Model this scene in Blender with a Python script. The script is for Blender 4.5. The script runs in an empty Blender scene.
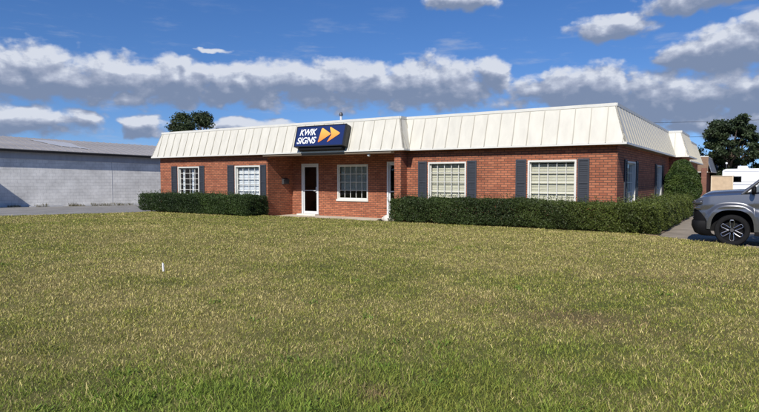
import bpy, math, random
import numpy as np
from mathutils import Vector, Matrix

# ------------------------------------------------------------------ camera, light, sky
scn = bpy.context.scene
col = scn.collection
R = math.radians
random.seed(4)
rng = np.random.default_rng(11)

cd = bpy.data.cameras.new('camera'); cam = bpy.data.objects.new('camera', cd); col.objects.link(cam)
cam.location = (23.033, -16.657, 1.491)
cam.rotation_euler = (math.pi/2 - 0.0475, 0, 0.5802)
cd.sensor_width = 36; cd.lens = 27.19; cd.clip_end = 3000
scn.camera = cam

SUN = Vector((0.17, -1.0, 0.82)).normalized()
sd = bpy.data.lights.new('sun', 'SUN'); so = bpy.data.objects.new('sun', sd); col.objects.link(so)
sd.energy = 5.0; sd.angle = R(0.5); sd.color = (1.0, 0.95, 0.87)
so.rotation_euler = SUN.to_track_quat('Z', 'Y').to_euler()
so.location = (0, -30, 40)

scn.view_settings.view_transform = 'Standard'; scn.view_settings.look = 'None'
scn.view_settings.exposure = 0.0; scn.view_settings.gamma = 1
scn.view_settings.use_curve_mapping = False

CLOUDS = [(-64,8.7,10,2.5),(-53.5,8.9,9.5,2.35),(-44.0,9.1,9.5,2.4),(-35.2,9.2,9.0,2.6),(-27.0,9.3,7.0,2.6),(-22.3,10.2,2.2,1.6),
 (-64.5,4.8,6.2,1.5),(-55.4,4.7,2.0,1.25),(-46.0,4.9,4.5,.9),(-13.6,8.3,7.6,2.2),(-7.3,7.0,8.6,2.6),(-1.3,7.2,6.4,2.8),
 (-3.4,10.9,4.2,1.9),(.8,11.2,4.4,2.6),(-11.4,13.5,4.0,1.1),(-25.4,16.8,3.6,1.2),(-4.4,15.2,5.4,1.3),(-49.5,12.1,2.2,.22),
 (-2.2,4.6,7.0,1.4), (8,9,6,3), (16,8,8,3), (-76,9,8,3), (30,12,10,4), (-95,10,12,4)]

def build_world():
    w = bpy.data.worlds.new('World'); scn.world = w; w.use_nodes = True
    nt = w.node_tree; nt.nodes.clear()
    # cloud density group: vector (azimuth, elevation, 0) in degrees -> density, height within cloud
    g = bpy.data.node_groups.new('cloud_density', 'ShaderNodeTree')
    g.interface.new_socket('P', in_out='INPUT', socket_type='NodeSocketVector')
    g.interface.new_socket('D', in_out='OUTPUT', socket_type='NodeSocketFloat')
    g.interface.new_socket('H', in_out='OUTPUT', socket_type='NodeSocketFloat')
    N = g.nodes; Lk = g.links
    gi = N.new('NodeGroupInput'); go = N.new('NodeGroupOutput')
    def m(op, a, b=None, c=None):
        n = N.new('ShaderNodeMath'); n.operation = op
        for i, v in enumerate((a, b, c)):
            if v is None: continue
            if isinstance(v, (int, float)): n.inputs[i].default_value = v
            else: Lk.new(v, n.inputs[i])
        return n.outputs[0]
    def noise(vec, scale, detail, rough, sc=(1, 1, 1)):
        mp = N.new('ShaderNodeMapping'); mp.inputs['Scale'].default_value = sc; Lk.new(vec, mp.inputs['Vector'])
        n = N.new('ShaderNodeTexNoise'); n.inputs['Scale'].default_value = scale
        n.inputs['Detail'].default_value = detail; n.inputs['Roughness'].default_value = rough
        Lk.new(mp.outputs[0], n.inputs['Vector']); return n
    P = gi.outputs[0]
    wn = noise(P, .22, 4, .55, (1, 1.6, 1))
    s = N.new('ShaderNodeVectorMath'); s.operation = 'SUBTRACT'; Lk.new(wn.outputs['Color'], s.inputs[0]); s.inputs[1].default_value = (.5, .5, .5)
    sc = N.new('ShaderNodeVectorMath'); sc.operation = 'MULTIPLY'; Lk.new(s.outputs[0], sc.inputs[0]); sc.inputs[1].default_value = (4.5, 1.8, 0)
    ad = N.new('ShaderNodeVectorMath'); ad.operation = 'ADD'; Lk.new(P, ad.inputs[0]); Lk.new(sc.outputs[0], ad.inputs[1])
    sp = N.new('ShaderNodeSeparateXYZ'); Lk.new(ad.outputs[0], sp.inputs[0])
    X, Y = sp.outputs[0], sp.outputs[1]
    best = None; hh = None
    for a0, e0, sa, se in CLOUDS:
        dx = m('DIVIDE', m('SUBTRACT', X, a0), sa)
        dy = m('DIVIDE', m('SUBTRACT', Y, e0), se)
        q = m('MULTIPLY_ADD', dx, dx, m('MULTIPLY', dy, dy))
        e = m('SUBTRACT', 1.0, q)
        hgt = m('MULTIPLY', m('MAXIMUM', e, 0.0), dy)
        best = e if best is None else m('SMOOTH_MAX', best, e, .35)
        hh = hgt if hh is None else m('ADD', hh, hgt)
    fb = noise(P, .40, 7, .53, (1, 1.5, 1))
    fb2 = noise(P, 1.6, 4, .6, (1, 1.3, 1))
    def billow(scale):
        mp = N.new('ShaderNodeMapping'); mp.inputs['Scale'].default_value = (1, 1.25, 1); Lk.new(ad.outputs[0], mp.inputs['Vector'])
        v = N.new('ShaderNodeTexVoronoi'); v.feature = 'SMOOTH_F1'; v.voronoi_dimensions = '2D'; v.inputs['Scale'].default_value = scale; v.inputs['Smoothness'].default_value = .35
        v.inputs['Detail'].default_value = 1.; v.inputs['Roughness'].default_value = .55; Lk.new(mp.outputs[0], v.inputs['Vector']); return m('SUBTRACT', .42, v.outputs['Distance'])
    bl = m('MULTIPLY', billow(.40), 1.0)
    nn = m('MULTIPLY_ADD', m('SUBTRACT', fb.outputs[0], .5), 1.75, m('MULTIPLY_ADD', m('SUBTRACT', fb2.outputs[0], .5), .65, bl))
    b = m('MAXIMUM', best, -2.5)
    Lk.new(m('ADD', m('MULTIPLY_ADD', b, 1.25, .36), nn), go.inputs[0]); Lk.new(hh, go.inputs[1])

    N2 = nt.nodes; L2 = nt.links
    def m2(op, a, b=None, c=None, clamp=False):
        n = N2.new('ShaderNodeMath'); n.operation = op; n.use_clamp = clamp
        for i, v in enumerate((a, b, c)):
            if v is None: continue
            if isinstance(v, (int, float)): n.inputs[i].default_value = v
            else: L2.new(v, n.inputs[i])
        return n.outputs[0]
    tc = N2.new('ShaderNodeTexCoord'); s0 = N2.new('ShaderNodeSeparateXYZ'); L2.new(tc.outputs['Generated'], s0.inputs[0])
    az = m2('MULTIPLY', m2('ARCTAN2', s0.outputs[0], s0.outputs[1]), 57.29578)
    el = m2('MULTIPLY', m2('ARCSINE', s0.outputs[2]), 57.29578)
    cb = N2.new('ShaderNodeCombineXYZ'); L2.new(az, cb.inputs[0]); L2.new(el, cb.inputs[1])
    g1 = N2.new('ShaderNodeGroup'); g1.node_tree = g; L2.new(cb.outputs[0], g1.inputs[0])
    of = N2.new('ShaderNodeVectorMath'); of.operation = 'ADD'; L2.new(cb.outputs[0], of.inputs[0]); of.inputs[1].default_value = (.35, .75, 0)
    g2 = N2.new('ShaderNodeGroup'); g2.node_tree = g; L2.new(of.outputs[0], g2.inputs[0])
    al = N2.new('ShaderNodeMapRange'); al.interpolation_type = 'SMOOTHSTEP'; L2.new(g1.outputs[0], al.inputs[0])
    al.inputs[1].default_value = -.18; al.inputs[2].default_value = .78
    hz = N2.new('ShaderNodeMapRange'); L2.new(el, hz.inputs[0]); hz.inputs[1].default_value = 0; hz.inputs[2].default_value = 3
    alpha = m2('MULTIPLY', m2('MULTIPLY', al.outputs[0], .97), hz.outputs[0])
    wmp = N2.new('ShaderNodeMapping'); wmp.inputs['Scale'].default_value = (.09, .42, 1); wmp.inputs['Rotation'].default_value = (0, 0, .06); L2.new(cb.outputs[0], wmp.inputs[0])
    wn_ = N2.new('ShaderNodeTexNoise'); wn_.inputs['Scale'].default_value = 1.6; wn_.inputs['Detail'].default_value = 6; wn_.inputs['Roughness'].default_value = .62; L2.new(wmp.outputs[0], wn_.inputs['Vector'])
    wr = N2.new('ShaderNodeMapRange'); wr.interpolation_type = 'SMOOTHSTEP'; L2.new(wn_.outputs[0], wr.inputs[0]); wr.inputs[1].default_value = .52; wr.inputs[2].default_value = .78; wr.inputs[4].default_value = .45
    we = N2.new('ShaderNodeMapRange'); L2.new(el, we.inputs[0]); we.inputs[1].default_value = 17.5; we.inputs[2].default_value = 13.
    wisp = m2('MULTIPLY', m2('MULTIPLY', wr.outputs[0], we.outputs[0]), hz.outputs[0])
    # light on the cloud: open towards the sun and upper side bright, thick base grey
    dd = m2('SUBTRACT', g1.outputs[0], g2.outputs[0])
    lit = m2('ADD', m2('MULTIPLY', dd, .70), m2('MULTIPLY', g1.outputs[1], .78))
    thin = m2('MULTIPLY', m2('SUBTRACT', .75, g1.outputs[0]), .10)
    lit = m2('ADD', m2('ADD', lit, thin), .33)
    ra = N2.new('ShaderNodeMapRange'); L2.new(az, ra.inputs[0]); ra.inputs[1].default_value = -21; ra.inputs[2].default_value = -13; ra.inputs[4].default_value = .20
    re = N2.new('ShaderNodeMapRange'); L2.new(el, re.inputs[0]); re.inputs[1].default_value = 12; re.inputs[2].default_value = 9.5
    lit = m2('SUBTRACT', lit, m2('MULTIPLY', ra.outputs[0], re.outputs[0]))
    lit = m2('ADD', lit, m2('MULTIPLY', m2('SUBTRACT', wn_.outputs[0], .52), .75))
    lit = m2('ADD', m2('MAXIMUM', lit, m2('MULTIPLY', lit, .35)), .04)
    cr = N2.new('ShaderNodeValToRGB'); L2.new(lit, cr.inputs[0])
    el_ = cr.color_ramp.elements
    el_[0].position = 0.0; el_[0].color = (.205, .265, .40, 1)
    el_[1].position = 1.0; el_[1].color = (.69, .73, .82, 1)
    for p_, c_ in ((.25, (.27, .325, .455, 1)), (.5, (.35, .40, .53, 1)), (.78, (.51, .56, .68, 1))):
        q = cr.color_ramp.elements.new(p_); q.color = c_
    sky = N2.new('ShaderNodeTexSky'); sky.sky_type = 'NISHITA'; sky.sun_disc = False
    sky.sun_elevation = math.asin(SUN.z); sky.sun_rotation = math.atan2(SUN.x, SUN.y)
    sky.air_density = 1.0; sky.dust_density = 0.15; sky.ozone_density = 3.0; sky.altitude = 200
    vs = N2.new('ShaderNodeVectorMath'); vs.operation = 'MULTIPLY_ADD'; L2.new(tc.outputs['Generated'], vs.inputs[0]); vs.inputs[1].default_value = (1, 1, .95); vs.inputs[2].default_value = (0, 0, .11)
    vn = N2.new('ShaderNodeVectorMath'); vn.operation = 'NORMALIZE'; L2.new(vs.outputs[0], vn.inputs[0]); L2.new(vn.outputs[0], sky.inputs['Vector'])
    wm_ = N2.new('ShaderNodeMix'); wm_.data_type = 'RGBA'
    ST = 0.075
    vm = N2.new('ShaderNodeVectorMath'); vm.operation = 'SCALE'; L2.new(cr.outputs[0], vm.inputs[0]); vm.inputs[3].default_value = 1/ST
    mx = N2.new('ShaderNodeMix'); mx.data_type = 'RGBA'
    hs = N2.new('ShaderNodeHueSaturation'); hs.inputs['Hue'].default_value = .512; hs.inputs['Saturation'].default_value = 1.27; hs.inputs['Value'].default_value = 1.62; L2.new(sky.outputs[0], hs.inputs['Color'])
    L2.new(alpha, mx.inputs[0]); L2.new(wisp, wm_.inputs[0]); L2.new(hs.outputs[0], wm_.inputs[6]); wm_.inputs[7].default_value = (.46/ST, .52/ST, .66/ST, 1); L2.new(wm_.outputs[2], mx.inputs[6]); L2.new(vm.outputs[0], mx.inputs[7])
    bg = N2.new('ShaderNodeBackground'); bg.inputs[1].default_value = ST; L2.new(mx.outputs[2], bg.inputs[0])
    out = N2.new('ShaderNodeOutputWorld'); L2.new(bg.outputs[0], out.inputs[0])
build_world()

# ------------------------------------------------------------------ materials
def mat(name, c, rough=.6, metal=0., var=0., vscale=3., bump=0., bscale=40., c2=None, spec=.5, coat=0., emit=None, stretch=None):
    m = bpy.data.materials.new(name); m.use_nodes = True; nt = m.node_tree; N = nt.nodes; L = nt.links
    b = N['Principled BSDF']; b.inputs['Base Color'].default_value = (*c, 1); b.inputs['Roughness'].default_value = rough
    b.inputs['Metallic'].default_value = metal; b.inputs['Specular IOR Level'].default_value = spec
    if coat: b.inputs['Coat Weight'].default_value = coat; b.inputs['Coat Roughness'].default_value = .04
    if emit: b.inputs['Emission Color'].default_value = (*emit[0], 1); b.inputs['Emission Strength'].default_value = emit[1]
    geo = N.new('ShaderNodeNewGeometry'); vec = geo.outputs['Position']
    if stretch:
        mp = N.new('ShaderNodeMapping'); mp.inputs['Scale'].default_value = stretch; L.new(vec, mp.inputs[0]); vec = mp.outputs[0]
    if var or c2:
        n = N.new('ShaderNodeTexNoise'); n.inputs['Scale'].default_value = vscale; n.inputs['Detail'].default_value = 8; n.inputs['Roughness'].default_value = .65
        L.new(vec, n.inputs[0])
        cr = N.new('ShaderNodeValToRGB'); L.new(n.outputs[0], cr.inputs[0])
        a = tuple(x*(1-var) for x in c); d = c2 if c2 else tuple(min(1, x*(1+var)) for x in c)
        cr.color_ramp.elements[0].position = .32; cr.color_ramp.elements[0].color = (*a, 1)
        cr.color_ramp.elements[1].position = .68; cr.color_ramp.elements[1].color = (*d, 1)
        L.new(cr.outputs[0], b.inputs['Base Color'])
    if bump:
        n = N.new('ShaderNodeTexNoise'); n.inputs['Scale'].default_value = bscale; n.inputs['Detail'].default_value = 5; L.new(vec, n.inputs[0])
        bp = N.new('ShaderNodeBump'); bp.inputs['Strength'].default_value = bump; bp.inputs['Distance'].default_value = .02
        L.new(n.outputs[0], bp.inputs['Height']); L.new(bp.outputs[0], b.inputs['Normal'])
    return m

def brick_mat(name, c1, c2, mortar, bw=.235, rh=.078, ms=.011, rough=.85, big=.0, bump=.7, blocks=False, offset=.5):
    m = bpy.data.materials.new(name); m.use_nodes = True; nt = m.node_tree; N = nt.nodes; L = nt.links
    b = N['Principled BSDF']; b.inputs['Roughness'].default_value = rough; b.inputs['Specular IOR Level'].default_value = .25
    geo = N.new('ShaderNodeNewGeometry'); s = N.new('ShaderNodeSeparateXYZ'); L.new(geo.outputs['Position'], s.inputs[0])
    a = N.new('ShaderNodeMath'); a.operation = 'ADD'; L.new(s.outputs[0], a.inputs[0]); L.new(s.outputs[1], a.inputs[1])
    cb = N.new('ShaderNodeCombineXYZ'); L.new(a.outputs[0], cb.inputs[0]); L.new(s.outputs[2], cb.inputs[1])
    br = N.new('ShaderNodeTexBrick'); L.new(cb.outputs[0], br.inputs['Vector'])
    br.offset = offset; br.inputs['Scale'].default_value = 1; br.inputs['Brick Width'].default_value = bw; br.inputs['Row Height'].default_value = rh
    br.inputs['Mortar Size'].default_value = ms; br.inputs['Mortar Smooth'].default_value = .25; br.inputs['Bias'].default_value = 0
    br.inputs['Color1'].default_value = (*c1, 1); br.inputs['Color2'].default_value = (*c2, 1); br.inputs['Mortar'].default_value = (*mortar, 1)
    n = N.new('ShaderNodeTexNoise'); n.inputs['Scale'].default_value = 1.1; n.inputs['Detail'].default_value = 9; n.inputs['Roughness'].default_value = .7
    L.new(geo.outputs['Position'], n.inputs[0])
    mr = N.new('ShaderNodeMapRange'); L.new(n.outputs[0], mr.inputs[0]); mr.inputs[1].default_value = .3; mr.inputs[2].default_value = .7; mr.inputs[3].default_value = .74; mr.inputs[4].default_value = 1.20
    vm = N.new('ShaderNodeVectorMath'); vm.operation = 'SCALE'; L.new(br.outputs[0], vm.inputs[0]); L.new(mr.outputs[0], vm.inputs[3])
    L.new(vm.outputs[0], b.inputs['Base Color'])
    n2 = N.new('ShaderNodeTexNoise'); n2.inputs['Scale'].default_value = 60; L.new(geo.outputs['Position'], n2.inputs[0])
    h = N.new('ShaderNodeMath'); h.operation = 'MULTIPLY_ADD'; L.new(br.outputs['Fac'], h.inputs[0]); h.inputs[1].default_value = -1; 
    h2 = N.new('ShaderNodeMath'); h2.operation = 'MULTIPLY'; L.new(n2.outputs[0], h2.inputs[0]); h2.inputs[1].default_value = .25; L.new(h2.outputs[0], h.inputs[2])
    bp = N.new('ShaderNodeBump'); bp.inputs['Strength'].default_value = bump; bp.inputs['Distance'].default_value = .008
    L.new(h.outputs[0], bp.inputs['Height']); L.new(bp.outputs[0], b.inputs['Normal'])
    return m

def attr_mat(name, rough=.6, spec=.3, sub=0., trans=0.):
    m = bpy.data.materials.new(name); m.use_nodes = True; N = m.node_tree.nodes; L = m.node_tree.links
    b = N['Principled BSDF']; b.inputs['Roughness'].default_value = rough; b.inputs['Specular IOR Level'].default_value = spec
    a = N.new('ShaderNodeAttribute'); a.attribute_name = 'tint'; L.new(a.outputs[0], b.inputs['Base Color'])
    if trans:
        t = N.new('ShaderNodeBsdfTranslucent'); L.new(a.outputs[0], t.inputs[0]); mx = N.new('ShaderNodeMixShader'); mx.inputs[0].default_value = trans
        L.new(b.outputs[0], mx.inputs[1]); L.new(t.outputs[0], mx.inputs[2]); L.new(mx.outputs[0], N['Material Output'].inputs[0])
    return m

def glass_mat(name, tint=(.95, .96, .96), rough=.01):
    m = bpy.data.materials.new(name); m.use_nodes = True; N = m.node_tree.nodes; L = m.node_tree.links; N.remove(N['Principled BSDF'])
    t = N.new('ShaderNodeBsdfTransparent'); t.inputs[0].default_value = (*tint, 1)
    g = N.new('ShaderNodeBsdfGlossy'); g.inputs['Roughness'].default_value = rough
    f = N.new('ShaderNodeFresnel'); f.inputs[0].default_value = 1.55
    gg = N.new('ShaderNodeNewGeometry'); iv = N.new('ShaderNodeMath'); iv.operation = 'MULTIPLY_ADD'; L.new(gg.outputs['Backfacing'], iv.inputs[0]); iv.inputs[1].default_value = -1; iv.inputs[2].default_value = 1; ml = N.new('ShaderNodeMath'); ml.operation = 'MULTIPLY'; L.new(f.outputs[0], ml.inputs[0]); L.new(iv.outputs[0], ml.inputs[1])
    mx = N.new('ShaderNodeMixShader'); L.new(ml.outputs[0], mx.inputs[0]); L.new(t.outputs[0], mx.inputs[1]); L.new(g.outputs[0], mx.inputs[2])
    L.new(mx.outputs[0], N['Material Output'].inputs[0]); return m

M = dict(
 brick=brick_mat('red_brick', (.455, .168, .088), (.31, .100, .053), (.13, .072, .052), bw=.218, rh=.0725, ms=.011),
 brick2=brick_mat('brown_brick', (.30, .13, .085), (.22, .09, .06), (.12, .08, .065)),
 block=brick_mat('painted_block', (.72, .705, .67), (.69, .675, .645), (.52, .51, .49), bw=.36, rh=.18, ms=.008, bump=.35),
 cream=mat('cream_metal', (.60, .578, .505), .42, 0, .085, 1.6, .08, 2.5, spec=.3, stretch=(2.2, 2.2, .35)),
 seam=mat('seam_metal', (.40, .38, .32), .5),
 white=mat('white_paint', (.68, .67, .62), .5, 0, .06, 4.),
 whitem=mat('white_aluminium', (.72, .73, .74), .35, .1),
 slate=mat('slate_paint', (.036, .041, .053), .6, 0, .12, 6.),
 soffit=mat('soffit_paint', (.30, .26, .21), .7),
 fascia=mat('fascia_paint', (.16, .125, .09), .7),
 drywall=mat('drywall', (.22, .21, .2), .9),
 blind=mat('blind_beige', (.66, .63, .49), .7, 0, .05, 8.),
 blindw=mat('blind_white', (.80, .84, .88), .6),
 blindg=mat('blind_green', (.50, .52, .44), .7),
 blk=None, roofm=mat('roof_membrane', (.35, .35, .34), .8),
 glass=glass_mat('glass'), dglass=glass_mat('dark_glass', (.38, .41, .42)),
 concrete=mat('concrete', (.55, .49, .39), .85, 0, .22, 2.2, .3, 50.),
 drive=mat('old_concrete', (.27, .225, .17), .9, 0, .3, 1.3, .3, 50.),
 asphalt=mat('asphalt', (.235, .225, .21), .9, 0, .22, 1.1, .5, 60.),
 dirt=mat('dirt', (.17, .12, .075), .95, 0, .3, 2., .4, 30.),
 far=mat('far_grass', (.10, .11, .045), .95, 0, .3, .3),
 oldmetal=mat('weathered_roof_metal', (.33, .31, .295), .6, .0, .16, .7, 0, 1., stretch=(1, .25, 1)),
 paleroof=mat('pale_roof_patch', (.44, .45, .47), .5),
 black=mat('black_metal', (.012, .012, .013), .4),
 rubber=mat('rubber', (.012, .012, .013), .85, 0, .2, 20., spec=.15),
 chrome=mat('chrome', (.8, .8, .82), .12, 1.),
 alu=mat('machined_aluminium', (.75, .76, .78), .25, 1.),
 paint=mat('car_paint', (.15, .152, .16), .27, .65, 0, 1, 0, 1, coat=1.),
 plastic=mat('black_plastic', (.008, .008, .009), .65, spec=.15),
 lampg=mat('headlamp', (.06, .06, .065), .12, .2, coat=1.),
 navy=mat('sign_navy', (.010, .022, .105), .35, coat=.4),
 signw=mat('sign_white', (.86, .87, .88), .4),
 orange=None,
 grey=mat('grey_box_metal', (.075, .075, .08), .45, .3),
 bulb=mat('white_lamp_glass', (.88, .88, .85), .2),
 shingle=mat('brown_shingle', (.20, .125, .078), .9, 0, .35, 9., .5, 30., stretch=(1, 1, 3)),
 shingle_shade=mat('shaded_brown_shingle', (.14, .16, .19), .9, 0, .5, 9., .5, 30.),  # east slope of the brown roof, its bluish shade put into the colour
 rv=mat('trailer_skin', (.80, .81, .83), .35, 0, .02, 2.),
 rvs=mat('trailer_stripe', (.42, .44, .47), .4),
 tan=mat('tan_panel', (.52, .40, .27), .8, 0, .12, 5.),
 bark=mat('bark', (.10, .075, .055), .95, 0, .3, 6., .8, 12.),
 leaf=attr_mat('leaf', .55, .35, trans=.18), grass=attr_mat('grass_blade', .6, .25, trans=.25),
 soil=attr_mat('lawn_soil', .95, .1),
 stone=mat('pale_stone', (.62, .59, .52), .85, 0, .12, 6., .4, 20.),
 stake=mat('white_plastic', (.78, .78, .78), .4),
 kerb=mat('kerb_concrete', (.5, .5, .5), .85, 0, .15, 3.),
)
def orange_mat():
    m = bpy.data.materials.new('sign_orange'); m.use_nodes = True; N = m.node_tree.nodes; L = m.node_tree.links; b = N['Principled BSDF']
    a = N.new('ShaderNodeAttribute'); a.attribute_name = 'tint'; L.new(a.outputs[0], b.inputs['Base Color']); b.inputs['Roughness'].default_value = .4
    return m
M['orange'] = orange_mat()

# ------------------------------------------------------------------ helpers
class MB:
    def __init__(s): s.v = []; s.f = []
    def poly(s, pts):
        n = len(s.v); s.v += [tuple(p) for p in pts]; s.f.append(tuple(range(n, n+len(pts)))); return s
    def box(s, x0, x1, y0, y1, z0, z1):
        n = len(s.v)
        s.v += [(x0,y0,z0),(x1,y0,z0),(x1,y1,z0),(x0,y1,z0),(x0,y0,z1),(x1,y0,z1),(x1,y1,z1),(x0,y1,z1)]
        s.f += [tuple(n+i for i in q) for q in ((0,3,2,1),(4,5,6,7),(0,1,5,4),(1,2,6,5),(2,3,7,6),(3,0,4,7))]; return s
    def hexa(s, b, t):   # bottom 4, top 4 points (both counter-clockwise seen from above)
        n = len(s.v); s.v += [tuple(p) for p in b] + [tuple(p) for p in t]; k = len(b)
        s.f.append(tuple(n+i for i in reversed(range(k)))); s.f.append(tuple(n+k+i for i in range(k)))
        for i in range(k):
            j = (i+1) % k; s.f.append((n+i, n+j, n+k+j, n+k+i))
        return s
    def bar(s, a, b, w, h=None):   # square bar between two points
        a = Vector(a); b = Vector(b); d = (b-a).normalized(); h = h or w
        u = d.cross(Vector((0,0,1)));
        if u.length < .01: u = Vector((1,0,0))
        u.normalize(); q = u.cross(d).normalized()
        c = [(-w/2,-h/2),(w/2,-h/2),(w/2,h/2),(-w/2,h/2)]
        return s.hexa([a+u*x+q*y for x,y in c], [b+u*x+q*y for x,y in c])
    def tube(s, pts, rads, n=10, cap=True):
        pts = [Vector(p) for p in pts]
        if isinstance(rads, (int, float)): rads = [rads]*len(pts)
        base = len(s.v); prev = None
        for i, p in enumerate(pts):
            d = (pts[min(i+1, len(pts)-1)] - pts[max(i-1, 0)]).normalized()
            u = d.cross(Vector((0,0,1))) if prev is None else (prev - d*prev.dot(d))
            if u.length < .01: u = d.cross(Vector((1,0,0)))
            u.normalize(); prev = u; q = d.cross(u)
            for k in range(n):
                a = 2*math.pi*k/n; s.v.append(tuple(p + (u*math.cos(a)+q*math.sin(a))*rads[i]))
        for i in range(len(pts)-1):
            for k in range(n):
                k2 = (k+1) % n; s.f.append((base+i*n+k, base+i*n+k2, base+(i+1)*n+k2, base+(i+1)*n+k))
        if cap:
            s.f.append(tuple(base+k for k in reversed(range(n)))); s.f.append(tuple(base+(len(pts)-1)*n+k for k in range(n)))
        return s
    def grid(s, P):     # P[i][j] points
        n = len(s.v); a = len(P); b = len(P[0])
        for r in P: s.v += [tuple(p) for p in r]
        for i in range(a-1):
            for j in range(b-1): s.f.append((n+i*b+j, n+i*b+j+1, n+(i+1)*b+j+1, n+(i+1)*b+j))
        return s
    def lathe(s, prof, c, axis='z', n=24):   # prof: (radius, offset)
        base = len(s.v)
        for r, o in prof:
            for k in range(n):
                a = 2*math.pi*k/n; x, y = r*math.cos(a), r*math.sin(a)
                p = {'z': (c[0]+x, c[1]+y, c[2]+o), 'y': (c[0]+x, c[1]+o, c[2]+y), 'x': (c[0]+o, c[1]+x, c[2]+y)}[axis]
                s.v.append(p)
        for i in range(len(prof)-1):
            for k in range(n):
                k2 = (k+1) % n; s.f.append((base+i*n+k, base+i*n+k2, base+(i+1)*n+k2, base+(i+1)*n+k))
        return s
    def build(s, name, m, parent=None, smooth=False, bevel=0, fix=True):
        me = bpy.data.meshes.new(name); me.from_pydata(s.v, [], s.f)
        if fix:
            import bmesh
            bm = bmesh.new(); bm.from_mesh(me)
            if smooth: bmesh.ops.remove_doubles(bm, verts=bm.verts, dist=1e-5)
            bmesh.ops.recalc_face_normals(bm, faces=bm.faces); bm.to_mesh(me); bm.free()
        me.materials.append(m); o = bpy.data.objects.new(name, me); col.objects.link(o)
        if parent: o.parent = parent; o.matrix_parent_inverse = Matrix.Translation(-Vector(parent.location)) if parent.type == 'EMPTY' else Matrix()
        if smooth:
            me.polygons.foreach_set('use_smooth', [True]*len(me.polygons))
            try: me.set_sharp_from_angle(angle=R(40))
            except Exception: pass
        if bevel:
            b = o.modifiers.new('bevel', 'BEVEL'); b.width = bevel; b.segments = 2; b.limit_method = 'ANGLE'; b.angle_limit = R(50)
        return o

def tag(o, label=None, cat=None, group=None, kind=None):
    if label: o['label'] = label
    if cat: o['category'] = cat
    if group: o['group'] = group
    if kind: o['kind'] = kind
    return o
def thing(name, label, cat, loc=(0,0,0), group=None):
    o = bpy.data.objects.new(name, None); col.objects.link(o); o.location = loc; o.empty_display_size = .3
    return tag(o, label, cat, group)
def sub(parent_obj, mb, name, m, **k):
    """child of a part (world coordinates in mb; all part origins sit at the world origin)"""
    me_o = mb.build(name, m, None, **k); me_o.parent = parent_obj
    me_o.matrix_parent_inverse = Matrix(); 
    return me_o

# value noise in numpy
_T = np.random.default_rng(5).random((256, 256))
def vnoise(x, y, sc):
    x = np.asarray(x)*sc+1000; y = np.asarray(y)*sc+1000
    xi = np.floor(x).astype(int); yi = np.floor(y).astype(int); fx = x-xi; fy = y-yi
    fx = fx*fx*(3-2*fx); fy = fy*fy*(3-2*fy)
    g = lambda a, b: _T[a % 256, b % 256]
    return (g(xi,yi)*(1-fx)+g(xi+1,yi)*fx)*(1-fy)+(g(xi,yi+1)*(1-fx)+g(xi+1,yi+1)*fx)*fy
def fbm(x, y, sc, o=4):
    s = 0; a = .5; t = 0
    for i in range(o): s = s+a*vnoise(np.asarray(x)+i*7.3, np.asarray(y)-i*3.1, sc*2**i); t += a; a *= .55
    return s/t

def raw_mesh(name, V, F, m, tint=None, parent=None):
    """V (n,3), F list of arrays of equal-size faces"""
    me = bpy.data.meshes.new(name); me.vertices.add(len(V)); me.vertices.foreach_set('co', np.asarray(V, np.float32).ravel())
    nl = sum(f.size for f in F); nf = sum(len(f) for f in F)
    me.loops.add(nl); me.polygons.add(nf)
    me.loops.foreach_set('vertex_index', np.concatenate([f.ravel() for f in F]).astype(np.int32))
    st = []; c = 0
    for f in F: st.append(c+np.arange(len(f))*f.shape[1]); c += f.size
    me.polygons.foreach_set('loop_start', np.concatenate(st).astype(np.int32))
    me.update(calc_edges=True)
    if tint is not None:
        a = me.color_attributes.new('tint', 'FLOAT_COLOR', 'POINT')
        a.data.foreach_set('color', np.concatenate([tint, np.ones((len(V), 1))], 1).astype(np.float32).ravel())
    me.materials.append(m); o = bpy.data.objects.new(name, me); col.objects.link(o)
    if parent: o.parent = parent; o.matrix_parent_inverse = Matrix.Translation(-Vector(parent.location))
    return o

def leaves(name, C, size, tint, m, parent=None, aspect=.5, up=0., nrm=None):
    n = len(C); size = np.broadcast_to(size, (n,))
    a = rng.normal(size=(n, 3)); a[:, 2] += up; a /= np.linalg.norm(a, axis=1)[:, None]
    h = rng.normal(size=(n, 3))
    if nrm is not None: h = h*.55+nrm
    b = np.cross(a, h); b /= np.linalg.norm(b, axis=1)[:, None]+1e-9
    s = size[:, None]
    V = np.stack([C-a*s*.5, C+b*s*aspect*.5, C+a*s*.5, C-b*s*aspect*.5], 1).reshape(-1, 3)
    F = np.arange(n*4).reshape(n, 4)
    return raw_mesh(name, V, [F], m, np.repeat(tint, 4, 0), parent)

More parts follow.
